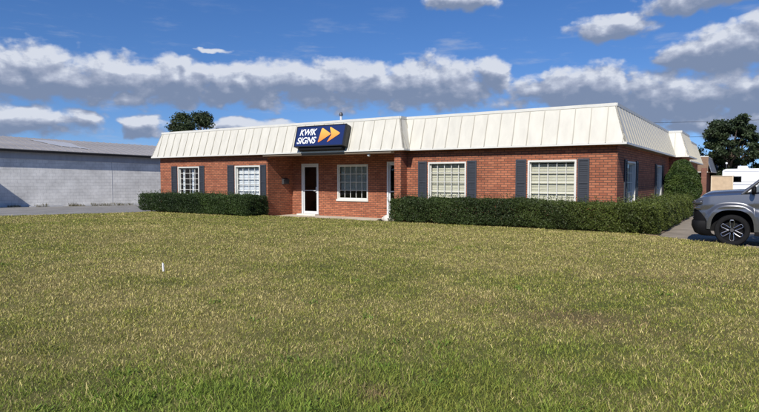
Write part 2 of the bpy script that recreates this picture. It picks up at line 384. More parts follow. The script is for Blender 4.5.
# ------------------------------------------------------------------ ground
GZ = .08
def dry_of(x, y):
    r = np.hypot(x-23.03, y+16.66)
    d = .55+1.0*(fbm(x, y, .45, 4)-.5)+.9*(fbm(x+40, y, 1.7, 3)-.5)+.5*(fbm(x+80, y, 5., 2)-.5)
    # greener shoulder strip nearest the road, dry patches
    edge = 4.6+1.0*(fbm(x+11, y+5, .8, 3)-.5)
    left = np.clip((22.5-x)/4, 0, 1)
    d = d-.46*np.clip((edge+.8*left-r)/1.2, 0, 1)
    d = d+.26*np.exp(-(((x-17.0)/1.6)**2+((y+12.5)/.75)**2))+.18*np.exp(-(((x-15.6)/2.0)**2+((y+12.9)/.6)**2))
    d = d-.14*np.exp(-(((x-19.5)/1.6)**2+((y+11.0)/.6)**2))
    return np.clip(d, 0, 1)
def brown_of(x, y):
    b = .75*np.exp(-(((x-21.7)/.75)**2+((y+10.7)/.42)**2))+.4*np.exp(-(((x-20.4)/.35)**2+((y+10.5)/.2)**2))
    b = b+.35*np.exp(-(((x-22.3)/1.2)**2+((y+7.6)/.6)**2))+.9*np.exp(-(((x-20.95)/.16)**2+((y+13.55)/.12)**2))
    return np.clip(b*(.5+1.1*fbm(x+3, y+9, 3., 3)), 0, 1)
def ymax_of(x):
    x = np.asarray(x, float)
    out = np.full(x.shape, -.02)
    out = np.where(x < 1.0, -2.0+(x-1.0)*2.19, out)
    out = np.where((x > 6.9) & (x < 12.75), -.42-.02*(x-6.9), out)
    out = np.where((x >= 12.75) & (x < 20.4), .39, out)
    out = np.where(x >= 20.4, -.55-.72*(x-20.4), out)
    out = np.where(x >= 23.4, -2.75, out)
    return out+.03*(vnoise(x, x*0, 3.)-.5)

def structure(o): o['kind'] = 'structure'; return o
structure(MB().poly([(-700,-700,-.32),(700,-700,-.32),(700,900,-.32),(-700,900,-.32)]).build('ground', M['far']))
xs = np.concatenate([np.arange(-24, 12, .22), np.arange(12, 30, .09), np.arange(30, 46, .4)])
ts = np.concatenate([np.linspace(0, .3, 60), np.linspace(.3, 1, 90)[1:]])
ym = ymax_of(xs); GX = np.repeat(xs[:, None], len(ts), 1); GY = ym[:, None]+(-30-ym[:, None])*ts[None]*1.0
bmp = .018*(fbm(GX, GY, 1.6, 4)-.5)*2
Vg = np.stack([GX, GY, GZ-.012+bmp], -1); Vg[:, 0, 2] = GZ-.02
skirt = Vg[:, :1].copy(); skirt[:, :, 2] = -.25; Vg = np.concatenate([skirt, Vg], 1)
a, b = Vg.shape[:2]; I = np.arange(a*b).reshape(a, b)
Fg = np.stack([I[:-1, :-1], I[:-1, 1:], I[1:, 1:], I[1:, :-1]], -1).reshape(-1, 4)[:, ::-1]
fx, fy = Vg[..., 0].ravel(), Vg[..., 1].ravel()
d = dry_of(fx, fy)[:, None]; br = brown_of(fx, fy)[:, None]; nz = (.75+.5*fbm(fx, fy, 8., 3))[:, None]
tg = ((1-d)*np.array([[.075, .085, .025]])+d*np.array([[.20, .165, .065]]))*nz
tg = tg*(1-br)+br*np.array([[.14, .11, .05]])
structure(raw_mesh('lawn', Vg.reshape(-1, 3), [Fg], M['soil'], tg))

def make_grass():
    N = 820000
    u = rng.random(N); r = (2.5**.7+u*(27**.7-2.5**.7))**(1/.7)
    az = np.radians(rng.uniform(-78, 14, N))
    x = 23.03+r*np.sin(az); y = -16.66+r*np.cos(az)
    k = (y < ymax_of(x)-.01) & ~((x > .5) & (x < 7.0) & (y > -1.35)) & ~((x > 12.8) & (x < 20.5) & (y > -.62))
    x, y, r = x[k], y[k], r[k]
    br = brown_of(x, y); k = rng.random(len(x)) > br*.22; x, y, r = x[k], y[k], r[k]; br = br[k]
    n = len(x); dry = dry_of(x, y)
    clump = fbm(x, y, 6., 2)
    w = .0040*(r/4)**.72*rng.uniform(.7, 1.4, n)
    h = (.016+.026*clump)*rng.uniform(.6, 1.6, n)*(1+.5*np.clip((5.3-r)/1.5, 0, 1)*(1-dry))*(1+.012*r)
    tall = rng.random(n) < .004; h = np.where(tall, h*2.2, h)
    ph = rng.uniform(0, 2*np.pi, n); tilt = rng.uniform(.35, 1.75, n)
    dx, dy = np.cos(ph), np.sin(ph)
    p2 = rng.uniform(0, 2*np.pi, n); sx, sy = np.cos(p2)*w, np.sin(p2)*w
    bz = np.full(n, GZ-.018)+.018*(fbm(x, y, 1.6, 4)-.5)*2
    B = np.stack([x, y, bz], 1)
    mid = B+np.stack([dx*np.sin(tilt*.5)*h*.55, dy*np.sin(tilt*.5)*h*.55, np.cos(tilt*.5)*h*.55], 1)
    tip = mid+np.stack([dx*np.sin(tilt*1.2)*h*.5, dy*np.sin(tilt*1.2)*h*.5, np.cos(tilt*1.2)*h*.5], 1)
    S = np.stack([sx, sy, 0*sx], 1)
    V = np.stack([B-S*.5, B+S*.5, mid+S*.42, mid-S*.42, tip], 1).reshape(-1, 3)
    I = np.arange(n)[:, None]*5
    Fq = I+np.array([[0, 1, 2, 3]]); Ft = I+np.array([[3, 2, 4]])
    g = np.array([.178, .240, .038]); g2 = np.array([.34, .315, .070]); st = np.array([.62, .52, .22]); bn = np.array([.34, .25, .12])
    q = rng.random(n); mixg = rng.random(n)[:, None]
    c = g*(1-mixg)+g2*mixg
    dk = (q < dry*.72)[:, None]; c = np.where(dk, st*rng.uniform(.5, 1.05, (n, 1)), c)
    dg = dry[:, None]; c = c*(1-.35*dg*(~dk))+np.array([.42, .35, .10])*.35*dg*(~dk)
    bb = (rng.random(n) < br*.8)[:, None]; c = np.where(bb, bn*rng.uniform(.5, 1.3, (n, 1)), c)
    fg = np.clip((5.6+1.2*(fbm(x+11, y+5, .8, 3)-.5)-r)/1.4, 0, 1)[:, None]*(~dk)*(1-br[:, None]); fg = fg*(.55*np.clip(1.6-(x-17)/5, .35, 1)*np.clip(1.9*fbm(x+60, y, 1.5, 3)-.25, .1, 1))[:, None]; c = c*(1-fg)+np.array([.175, .295, .036])*fg
    c = c*rng.uniform(.50, 1.65, (n, 1))*(.86+.28*fbm(x*.35, y, 1.1, 3))[:, None]
    # broad-leaved weeds in loose tufts, and a few dry fallen leaves
    K = 170; ra = 3.2+9*rng.random(K)**1.3; aa = np.radians(rng.uniform(-74, 8, K)); kx = 23.03+ra*np.sin(aa); ky = -16.66+ra*np.cos(aa)
    kk = (ky < ymax_of(kx)-.3) & (rng.random(K) < np.clip(1.1-ra/8, .06, 1)); kx, ky = kx[kk], ky[kk]; m_ = 34
    wx = np.repeat(kx, m_)+rng.normal(size=len(kx)*m_)*.055; wy = np.repeat(ky, m_)+rng.normal(size=len(kx)*m_)*.055; q_ = len(wx)
    pa = rng.uniform(0, 2*np.pi, q_); ln = rng.uniform(.02, .055, q_); el_ = rng.uniform(.15, 1.0, q_)
    D = np.stack([np.cos(pa)*np.cos(el_), np.sin(pa)*np.cos(el_), np.sin(el_)], 1)*ln[:, None]; Sx = np.stack([-np.sin(pa), np.cos(pa), 0*pa], 1)*(ln*.16)[:, None]
    B2 = np.stack([wx, wy, np.full(q_, GZ-.005)], 1)
    V2 = np.stack([B2-Sx*.4, B2+Sx*.4, B2+D*.55+Sx, B2+D*.55-Sx, B2+D], 1).reshape(-1, 3)
    c2 = np.array([.15, .23, .035])*rng.uniform(.6, 1.35, (q_, 1))
    J = 5*(n+np.arange(q_))[:, None]
    Fq = np.concatenate([Fq, J+np.array([[0, 1, 2, 3]])]); Ft = np.concatenate([Ft, J+np.array([[3, 2, 4]])]); V = np.concatenate([V, V2]); c = np.concatenate([c, c2])
    o = raw_mesh('grass', V, [Fq, Ft], M['grass'], np.repeat(c, 5, 0))
    tag(o, 'mown dry and green grass blades covering the lawn', 'grass', kind='stuff')
make_grass()

# asphalt lot (falls gently away beside the building), walkway, driveway, planting bed
P = []
for yy in (-40, -2.5, 6, 20, 60, 110):
    z = 0 if yy <= -2.5 else -.0155*(yy+2.5)
    z = max(z, -.30); P.append([(-30, yy, z-.0), (-10, yy, z), (5.5, yy, z)])
structure(MB().grid(P).build('parking_lot', M['asphalt']))
structure(MB().box(6.55, 13.1, -.62, 1.46, -.2, .004).build('walkway', M['concrete']))
structure(MB().box(19.3, 75, -4.4, 120, -.25, -.004).build('driveway', M['drive']))
structure(MB().box(19.77, 20.95, -.3, 11.5, -.2, .03).build('planting_bed', M['dirt']))

# ------------------------------------------------------------------ building
HE, HT = 2.49, 3.58
W1, WR, SS, RR = 12.98, 19.79, .41, 1.45
XR = 6.80      # inner corner of left wing
bld = thing('office_building', 'long low red brick office building with a cream standing seam mansard roof', 'building', (10, 0, 0))

def wall_with_holes(mb, ax, fixed, lo, hi, z0, z1, holes, th, sgn):
    """wall panel: ax 'x' runs along x at y=fixed (outer face), thickness th going sgn direction. holes: (a0,a1,b0,b1)"""
    A = sorted({lo, hi, *[h[0] for h in holes], *[h[1] for h in holes]})
    def bx(a0, a1, b0, b1):
        f0, f1 = sorted((fixed, fixed+sgn*th))
        if ax == 'x': mb.box(a0, a1, f0, f1, b0, b1)
        else: mb.box(f0, f1, a0, a1, b0, b1)
    for a0, a1 in zip(A[:-1], A[1:]):
        hs = [h for h in holes if h[0] <= a0+1e-6 and h[1] >= a1-1e-6]
        if not hs: bx(a0, a1, z0, z1)
        else:
            h = hs[0]
            if h[2] > z0+1e-3: bx(a0, a1, z0, h[2])
            bx(a0, a1, h[3], z1)
TH = .22
WIN_L = [(1.25, 2.70, .72, 2.03), (4.93, 6.38, .72, 2.03)]
WIN_R = [(13.80, 15.20, .72, 2.05), (17.23, 18.68, .72, 2.05)]
WIN_C = (9.17, 10.64, .66, 2.05)
D1 = (7.31, 8.21, .0, 2.11); D2 = (11.5, 12.4, .0, 2.13)
WIN_E = [(1.80, 3.30, .72, 2.03), (7.95, 9.45, .72, 2.03)]
ZT = 2.52
wm = MB()
wall_with_holes(wm, 'x', 0, 0, XR, -.25, ZT, WIN_L, TH, 1)
wm.box(XR-TH, XR, TH, RR, -.25, ZT)                      # east face of the left wing in the recess
wall_with_holes(wm, 'x', RR, XR-TH, 13.2, -.25, ZT, [D1, WIN_C, D2], TH, 1)
wm.box(12.72, W1, 0, RR, -.25, ZT)                       # pier that ends the recess
wall_with_holes(wm, 'x', SS, W1, WR, -.25, ZT, WIN_R, TH, 1)
wall_with_holes(wm, 'y', WR, SS+TH, 11.8, -.25, ZT, WIN_E, TH, -1)
wm.box(0, TH, TH, 25, -.25, ZT)
wm.box(19.2, 20.31, 11.8, 15.2, -.25, ZT)
wm.box(15, 19.95, 15.2, 24.6, -.25, ZT)
wm.box(0, 15, 24.4, 24.6, -.25, ZT)
wall = wm.build('brick_wall', M['brick'], bld)
MB().box(.3, 19.5, 1.75, 11.6, -.02, .01).build('floor', M['drywall'], bld)
ip = MB(); ip.box(.25, 19.5, 4.6, 4.7, 0, 2.5); ip.box(.25, 19.5, .25, 4.6, 2.50, 2.515)
ip.build('interior_wall', M['drywall'], bld)

# mansard volumes: trapezoid skins with seams, white cap and drip edge
def mansard(x0, x1, y0, y1, faces, name='mansard_roof', he=HE, ht=HT, o=.27, t=.07, sp=.45, m=None, mcap=None, seams=True, parent=None, yf_l=None):
    m = m or M['cream']; mcap = mcap or M['white']; parent = parent or bld
    mb = MB(); sm = MB(); cp = MB(); dr = MB()
    E = lambda x, y: None
    xo0, xo1, yo0, yo1 = x0-o, x1+o, y0-o, y1+o
    xi0, xi1, yi0, yi1 = x0+t, x1-t, y0+t, y1-t
    th = .05
    def face(a, b, c, d, n):       # a,b eave ends; c,d top ends above b,a
        a, b, c, d = map(Vector, (a, b, c, d)); n = Vector(n)
        mb.hexa([a, b, c, d], [a-n*th, b-n*th, c-n*th, d-n*th])
        if seams:
            L = (b-a).length; k = int(L/sp); off = (L-k*sp)/2
            u = (b-a).normalized(); slope_dir = None
            ti = (d-a)                         # left hip; straight slope direction perpendicular to eave
            perp = ti-u*ti.dot(u)
            for i in range(k+1):
                s = off+i*sp
                base = a+u*s; top = base+perp
                s_top = (top-d).dot(u); Lt = (c-d).length
                if s_top < .02 or s_top > Lt-.02:
                    # seam runs into the hip: shorten
                    if s_top < .02:
                        f = s/max(1e-6, (d-a).dot(u)); 
                    else:
                        f = (L-s)/max(1e-6, L-((c-a).dot(u)))
                    if f <= .05 or f > 1: continue
                    top = base+perp*f
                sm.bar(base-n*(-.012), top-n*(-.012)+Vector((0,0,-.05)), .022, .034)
        cp.hexa([d-n*.0+Vector((0,0,-.05))+n*.03, c+Vector((0,0,-.05))+n*.03, c+Vector((0,0,-.05))-n*.16, d+Vector((0,0,-.05))-n*.16],
                [d+n*.035+Vector((0,0,.035)), c+n*.035+Vector((0,0,.035)), c-n*.16+Vector((0,0,.035)), d-n*.16+Vector((0,0,.035))])
        dr.hexa([a+n*.012+Vector((0,0,-.05)), b+n*.012+Vector((0,0,-.05)), b-n*.02+Vector((0,0,-.05)), a-n*.02+Vector((0,0,-.05))],
                [a+n*.012+Vector((0,0,.012)), b+n*.012+Vector((0,0,.012)), b-n*.02+Vector((0,0,.012)), a-n*.02+Vector((0,0,.012))])
    if 'S' in faces: face((xo0 if 'W' in faces else x0+faces.count('w')*0, yo0, he), (xo1 if 'E' in faces else x1, yo0, he), (xi1 if 'E' in faces else x1, yi0, ht), (xi0 if 'W' in faces else x0, yi0, ht), (0, -1, 0))
    if 'E' in faces: face((xo1, yo0, he), (xo1, yo1, he), (xi1, yi1, ht), (xi1, yi0, ht), (1, 0, 0))
    if 'W' in faces: face((xo0, yo1, he), (xo0, yo0, he), (xi0, yi0, ht), (xi0, yi1, ht), (-1, 0, 0))
    if 'N' in faces: face((xo1, yo1, he), (xo0, yo1, he), (xi0, yi1, ht), (xi1, yi1, ht), (0, 1, 0))
    r = mb.build(name, m, parent)
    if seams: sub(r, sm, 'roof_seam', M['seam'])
    sub(r, cp, 'cap_flashing', mcap); sub(r, dr, 'drip_edge', mcap)
    # soffit under the overhang
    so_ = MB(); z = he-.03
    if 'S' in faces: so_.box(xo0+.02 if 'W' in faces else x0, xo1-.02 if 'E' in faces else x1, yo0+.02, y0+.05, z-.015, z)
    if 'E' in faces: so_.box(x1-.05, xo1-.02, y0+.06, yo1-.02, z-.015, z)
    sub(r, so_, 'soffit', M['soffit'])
    return r
mansard(0, W1, 0, 24.6, 'SWE')
mansard(W1-.3, WR, SS, 12.2, 'SE')
mansard(19.0, 20.31, 11.8, 15.4, 'SEN')
mansard(18.6, 19.92, 16.8, 24.8, 'SEN', he=2.42, ht=3.62, o=.30)
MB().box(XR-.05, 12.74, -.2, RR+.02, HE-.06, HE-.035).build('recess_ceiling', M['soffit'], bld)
MB().box(0.3, 19.2, .7, 24.3, 3.2, 3.3).build('roof_deck', M['roofm'], bld)
# beige fascia board right under the drip edge over the recess
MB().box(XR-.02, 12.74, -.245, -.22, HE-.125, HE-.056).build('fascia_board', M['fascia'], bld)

def window(ax, fixed, sgn, h, nx, nz, blind, reveal=.09, dark_gap=.0, blind_z0=None, curtain=False, label=None, frame_m=None):
    """ax 'x': opening spans x, outer wall face at y=fixed, inward direction sgn."""
    a0, a1, z0, z1 = h
    fm = frame_m or M['white']
    def B(mb, p0, p1, d0, d1, q0, q1):
        e0, e1 = sorted((fixed+sgn*d0, fixed+sgn*d1))
        if ax == 'x': mb.box(p0, p1, e0, e1, q0, q1)
        else: mb.box(e0, e1, p0, p1, q0, q1)
    w = .055; g = .003
    f = MB()
    B(f, a0+g, a0+w, -.012, reveal+.05, z0+g, z1-g); B(f, a1-w, a1-g, -.012, reveal+.05, z0+g, z1-g)
    B(f, a0+w, a1-w, -.012, reveal+.05, z1-w, z1-g); B(f, a0+w, a1-w, .0, reveal+.05, z0+g, z0+w)
    win = f.build('window', fm, bld)
    s = MB(); B(s, a0-.03, a1+.03, -.05, -.004, z0-.045, z0+.03); sub(win, s, 'sill', fm)
    mm = MB(); sw = .03
    i0, i1, k0, k1 = a0+w, a1-w, z0+w, z1-w
    B(mm, i0, i0+sw, reveal-.02, reveal+.02, k0, k1); B(mm, i1-sw, i1, reveal-.02, reveal+.02, k0, k1)
    B(mm, i0+sw, i1-sw, reveal-.02, reveal+.02, k1-sw, k1); B(mm, i0+sw, i1-sw, reveal-.02, reveal+.02, k0, k0+sw)
    for k in range(1, nx):
        x = i0+(i1-i0)*k/nx; B(mm, x-.009, x+.009, reveal-.012, reveal+.012, k0+sw, k1-sw)
    for k in range(1, nz):
        z = k0+(k1-k0)*k/nz; B(mm, i0+sw, i1-sw, reveal-.0145, reveal+.0095, z-.009, z+.009)
    sub(win, mm, 'muntin', fm)
    gl = MB(); B(gl, i0+sw, i1-sw, reveal-.002, reveal+.002, k0+sw, k1-sw); sub(win, gl, 'pane', M['glass'])
    if blind:
        b = MB(); zz = k1-dark_gap; zb = blind_z0 if blind_z0 else k0+.03; n = int((zz-zb)/.045)
        for k in range(n):
            z = zz-(k+.5)*.045; d = reveal+.085
            e = sorted((fixed+sgn*(d-.010), fixed+sgn*(d+.012)))
            p = [(i0+.01, e[0]), (i1-.01, e[0]), (i1-.01, e[1]), (i0+.01, e[1])]
            lo_, hi_ = (z-.021, z+.021)
            if ax == 'x': b.poly([(i0+.01, fixed+sgn*(d-.012), lo_), (i1-.01, fixed+sgn*(d-.012), lo_), (i1-.01, fixed+sgn*(d+.012), hi_), (i0+.01, fixed+sgn*(d+.012), hi_)])
            else: b.poly([(fixed+sgn*(d-.012), i0+.01, lo_), (fixed+sgn*(d-.012), i1-.01, lo_), (fixed+sgn*(d+.012), i1-.01, hi_), (fixed+sgn*(d+.012), i0+.01, hi_)])
        sub(win, b, 'blind', blind)
    if curtain:
        c = MB(); d = reveal+.14
        for c0, c1 in ((i0+.02, i0+.16), (i0+.62, i0+.78), (i1-.30, i1-.04)):
            n = 14; P = []
            for i in range(n+1):
                x = c0+(c1-c0)*i/n; yy = fixed+sgn*(d+.018*math.sin(i*2.1)); P.append([(x, yy, k0), (x, yy, k1)])
            c.grid(P)
        sub(win, c, 'curtain', M['blindw'])
    return win
window('x', 0, 1, WIN_L[0], 4, 5, None, curtain=True)
window('x', 0, 1, WIN_L[1], 4, 5, M['blindw'], dark_gap=.06)
window('x', RR, 1, WIN_C, 5, 4, M['blindg'], reveal=.06, blind_z0=1.02)
window('x', SS, 1, WIN_R[0], 5, 4, M['blind'], dark_gap=.05, blind_z0=.86)
window('x', SS, 1, WIN_R[1], 5, 4, M['blind'], dark_gap=.06, blind_z0=.80)
window('y', WR, -1, WIN_E[0], 5, 4, M['blind'])
window('y', WR, -1, WIN_E[1], 5, 4, M['blind'])

def shutter(ax, fixed, sgn, a0, a1, z0, z1):
    s = MB(); g = .004
    def B(p0, p1, d0, d1, q0, q1):
        e0, e1 = sorted((fixed-sgn*d0, fixed-sgn*d1))
        if ax == 'x': s.box(p0, p1, e0, e1, q0, q1)
        else: s.box(e0, e1, p0, p1, q0, q1)
    r = .045
    B(a0, a0+r, g, .034, z0, z1); B(a1-r, a1, g, .034, z0, z1)
    zm = (z0+z1)/2
    for q0, q1 in ((z0, z0+.06), (zm-.03, zm+.03), (z1-.06, z1)): B(a0+r, a1-r, g, .031, q0, q1)
    B(a0+r, a1-r, g, .012, z0+.06, zm-.03); B(a0+r, a1-r, g, .012, zm+.03, z1-.06)
    for q0, q1 in ((z0+.06, zm-.03), (zm+.03, z1-.06)):
        n = int((q1-q0)/.05)
        for k in range(n):
            z = q0+(k+.5)*(q1-q0)/n
            B(a0+r, a1-r, .0135, .024, z-.012, z+.012)
    s.build('shutter', M['slate'], bld)
for (a0, a1, z0, z1), fy in ((WIN_L[0], 0), (WIN_L[1], 0), (WIN_R[0], SS), (WIN_R[1], SS)):
    w = .335 if fy else .385
    shutter('x', fy, 1, a0-w-.035, a0-.035, z0-.02, z1+.03); 
    w2 = .33 if fy else .31
    shutter('x', fy, 1, a1+.035, a1+.035+w2, z0-.02, z1+.03)
for a0, a1, z0, z1 in WIN_E:
    shutter('y', WR, -1, a0-.40, a0-.035, z0-.02, z1+.03); shutter('y', WR, -1, a1+.035, a1+.40, z0-.02, z1+.03)

def door(h):
    a0, a1, z0, z1 = h; y = RR
    f = MB(); w = .07
    f.box(a0+.003, a0+w, y-.015, y+.12, .006, z1-.003); f.box(a1-w, a1-.003, y-.015, y+.12, .006, z1-.003); f.box(a0+w, a1-w, y-.012, y+.117, z1-w, z1-.003)
    f.box(a0+w, a1-w, y+.002, y+.12, .006, .03)
    d = f.build('door_frame', M['whitem'], bld)
    s = MB(); b0, b1 = a0+w+.006, a1-w-.006; q = .055
    s.box(b0, b0+q, y+.03, y+.075, .04, z1-w-.006); s.box(b1-q, b1, y+.03, y+.075, .04, z1-w-.006)
    s.box(b0+q, b1-q, y+.032, y+.073, .04, .16); s.box(b0+q, b1-q, y+.032, y+.073, z1-w-.07, z1-w-.006); s.box(b0+q, b1-q, y+.032, y+.073, 1.0, 1.03)
    dd = s.build('door', M['whitem'], bld)
    g = MB(); g.box(b0+q, b1-q, y+.05, y+.056, .16, 1.0); g.box(b0+q, b1-q, y+.05, y+.056, 1.03, z1-w-.07); sub(dd, g, 'pane', M['dglass'])
    k = MB(); k.box(b1-.06, b1-.015, y-.012, y+.03, .92, 1.16); k.tube([(b1-.04, y-.012, 1.0), (b1-.04, y-.05, 1.0), (b1-.14, y-.05, 1.0)], .012, 8)
    sub(dd, k, 'door_handle', M['whitem'])
    th = MB().box(a0-.04, a1+.04, y-.28, y-.018, .004, .06); th.build('doorstep', M['white'], bld)
door(D1); door(D2)

# ------------------------------------------------------------------ things on the building
def text_mesh(txt, size, shear=.22, off=.020):
    c = bpy.data.curves.new('t', 'FONT'); c.body = txt; c.size = size; c.shear = shear; c.offset = off; c.extrude = .006; c.space_character = 1.0
    o = bpy.data.objects.new('t', c); col.objects.link(o)
    dg = bpy.context.evaluated_depsgraph_get(); dg.update()
    me = bpy.data.meshes.new_from_object(o.evaluated_get(dg)); bpy.data.objects.remove(o)
    return me
# sign: leans back with the roof slope
SX0, SW, SH, SDp = 8.64, 2.30, .80, .26
sign = thing('wall_sign', 'navy box sign with white KWIK SIGNS lettering and two orange arrows on the roof edge', 'sign', (SX0, -.50, 2.66))
tilt = math.atan(.30/1.09)
Ms = Matrix.Translation((SX0, -.50, 2.66)) @ Matrix.Rotation(-tilt, 4, 'X')
# local: x along, y into the roof, z up the slope
def sign_part(mb, name, m, bevel=0):
    mb.v = [tuple(Ms @ Vector(p)) for p in mb.v]
    return mb.build(name, m, sign, bevel=bevel)
sign_part(MB().box(0, SW, 0, SDp, 0, SH), 'cabinet', M['black'], .02)
fr = MB(); q = .035
fr.box(-.004, SW+.004, -.02, -.002, -.004, q); fr.box(-.004, SW+.004, -.02, -.002, SH-q, SH+.004); fr.box(-.004, q, -.02, -.002, q, SH-q); fr.box(SW-q-.03, SW+.004, -.02, -.002, q, SH-q)
sign_part(fr, 'frame', M['black'])
sign_part(MB().box(q, SW-q-.03, -.012, -.003, q, SH-q), 'face_panel', M['navy'])
for txt, x, z, wd, hg in (('KWIK', .20, .43, .79, .245), ('SIGNS', .115, .115, .90, .25)):
    me = text_mesh(txt, 1.0)
    co = np.empty(len(me.vertices)*3); me.vertices.foreach_get('co', co); co = co.reshape(-1, 3)
    mn, mxx = co.min(0), co.max(0)
    out = np.zeros_like(co); out[:, 0] = x+(co[:, 0]-mn[0])/(mxx[0]-mn[0])*wd; out[:, 2] = z+(co[:, 1]-mn[1])/(mxx[1]-mn[1])*hg
    out[:, 1] = -.014-(co[:, 2]-mn[2])*.6
    out = np.array([tuple(Ms @ Vector(p)) for p in out]); me.vertices.foreach_set('co', out.ravel())
    me.materials.clear(); me.materials.append(M['signw']); o = bpy.data.objects.new('lettering', me); col.objects.link(o); o.parent = sign
    o.matrix_parent_inverse = Matrix.Translation(-Vector(sign.location))
def arrow(x0, x1, z0, z1, y, notch):
    # rounded right-pointing triangle leaning like the lettering
    pts = [(x0, z0), (x0+.10, z1), (x1, (z0+z1)/2+.03)]
    if notch: pts = [(x0, z0), (x0+.17, (z0+z1)/2-.02), (x0+.045, z1), (x1, (z0+z1)/2+.03)]
    out = []
    r = .085; n = len(pts)
    for i in range(n):
        p = Vector(pts[i]); a = (Vector(pts[i-1])-p).normalized(); b = (Vector(pts[(i+1) % n])-p).normalized()
        rr = r if not (notch and i == 1) else .005
        for k in range(7):
            t = k/6; q_ = p+a*rr*(1-t)**2+b*rr*t**2; out.append(q_)
    V = []; n2 = len(out)
    for yy in (y, y-.012):
        for q_ in out: V.append(Ms @ Vector((q_.x, yy, q_.y)))
    F = [tuple(range(n2)), tuple(reversed(range(n2, 2*n2)))]+[(i, n2+i, n2+(i+1) % n2, (i+1) % n2) for i in range(n2)]
    me = bpy.data.meshes.new('arrow_emblem'); me.from_pydata([tuple(v) for v in V], [], F)
    a = me.color_attributes.new('tint', 'FLOAT_COLOR', 'POINT'); cols = []
    for _ in range(2):
        for q_ in out:
            t = min(1, max(0, (q_.y-z0)/(z1-z0))); c = np.array([.80, .19, .03])*(1-t)+np.array([.92, .52, .10])*t; cols += [*c, 1]
    a.data.foreach_set('color', cols); me.materials.append(M['orange'])
    o = bpy.data.objects.new('arrow_emblem', me); col.objects.link(o); o.parent = sign; o.matrix_parent_inverse = Matrix.Translation(-Vector(sign.location))
arrow(1.115, 1.68, .12, .71, -.014, False)
arrow(1.52, 2.10, .12, .73, -.0145, True)
# bracket rail below
rl = MB().box(.18, SW-.12, .05, SDp, -.10, -.005); sign_part(rl, 'mounting_rail', M['plastic'])

mbx = thing('mailbox', 'small dark grey wall mailbox on the brick side wall left of the glass door', 'mailbox', (XR, .95, 1.27))
MB().box(XR+.003, XR+.11, .80, 1.14, 1.27, 1.48).build('body', M['grey'], mbx, bevel=.012)
MB().hexa([(XR+.003,.785,1.483),(XR+.135,.785,1.44),(XR+.135,1.155,1.44),(XR+.003,1.155,1.483)], [(XR+.003,.785,1.50),(XR+.14,.785,1.455),(XR+.14,1.155,1.455),(XR+.003,1.155,1.50)]).build('lid', M['grey'], mbx)

fl = thing('flood_light', 'small white round lamp under the eave left of the brick pier', 'lamp', (11.75, -.12, 2.42))
MB().lathe([(.0,0),(.05,0),(.05,-.03),(.02,-.035),(.02,-.07)], (11.75,-.12,2.43), n=16).build('base', M['white'], fl, smooth=True)
MB().lathe([(.001,-.065),(.035,-.07),(.058,-.11),(.056,-.14),(.03,-.165),(.001,-.17)], (11.75,-.12,2.43), n=16).build('bulb', M['bulb'], fl, smooth=True)

def vent(x, y, z, h, r, lab, capm):
    t = thing('roof_vent', lab, 'vent', (x, y, 3.3), 'roof vents')
    MB().tube([(x,y,3.3),(x,y,z+h)], r, 12).build('pipe', M['whitem'], t, smooth=True)
    MB().lathe([(.001,h+.09),(r*1.0,h+.07),(r*1.7,h-.0),(r*1.7,h-.05),(r*1.0,h-.055)], (x,y,z), n=14).build('rain_cap', capm, t, smooth=True)
vent(9.55, 1.2, 3.62, .36, .045, 'taller roof vent pipe with a dark cap above the sign', M['grey'])
vent(9.18, 1.2, 3.62, .06, .05, 'short white roof vent pipe left of the taller one', M['whitem'])
vent(3.6, 2.2, 3.66, .03, .04, 'tiny white roof vent on the left wing near the tree top', M['whitem'])

# door mat and stone beside the right door
mt = MB(); P = []
for i in range(13):
    x = 11.88+i*.038; P.append([(x, .10+j*.06, .012+.05*max(0, math.sin(i*.55+j*.3))*(.4+.6*(j % 3)/2)) for j in range(6)])
mt.grid(P); dm = mt.build('door_mat', M['rubber'], None, smooth=True); so2 = dm.modifiers.new('s', 'SOLIDIFY'); so2.thickness = .012; so2.offset = 1
tag(dm, 'crumpled black rubber mat lying on the walkway by the right door', 'mat')
st = MB(); c0 = Vector((12.42, .15, .10)); prof = []
for i in range(11):
    th_ = math.pi*i/10; row = []
    for j in range(17):
        ph_ = 2*math.pi*j/16; k = 1+.10*math.sin(3*ph_+i)+.06*math.cos(5*ph_)
        row.append((c0.x+.23*k*math.sin(th_)*math.cos(ph_), c0.y+.17*k*math.sin(th_)*math.sin(ph_), c0.z+.15*math.cos(th_)*(1+.05*math.sin(ph_*2))))
    prof.append(row)
st.grid(prof); o = st.build('garden_stone', M['stone'], None, smooth=True); tag(o, 'pale rounded stone on the walkway between the right door and the hedge', 'stone')

# marker stake in the lawn
stk = MB(); x, y = 15.03, -10.82
xx, yy = 15.45, -11.15
stk.hexa([(xx-.016,yy-.006,.05),(xx+.014,yy-.006,.05),(xx+.014,yy+.006,.05),(xx-.016,yy+.006,.05)], [(xx-.026,yy-.008,.175),(xx+.002,yy-.008,.175),(xx+.002,yy+.008,.175),(xx-.026,yy+.008,.175)])
stk.hexa([(xx-.026,yy-.008,.175),(xx+.002,yy-.008,.175),(xx+.002,yy+.008,.175),(xx-.026,yy+.008,.175)], [(xx-.02,yy-.003,.20),(xx-.012,yy-.003,.20),(xx-.012,yy+.003,.20),(xx-.02,yy+.003,.20)])
tag(stk.build('marker_stake', M['stake']), 'small white marker stake sticking out of the lawn', 'stake')

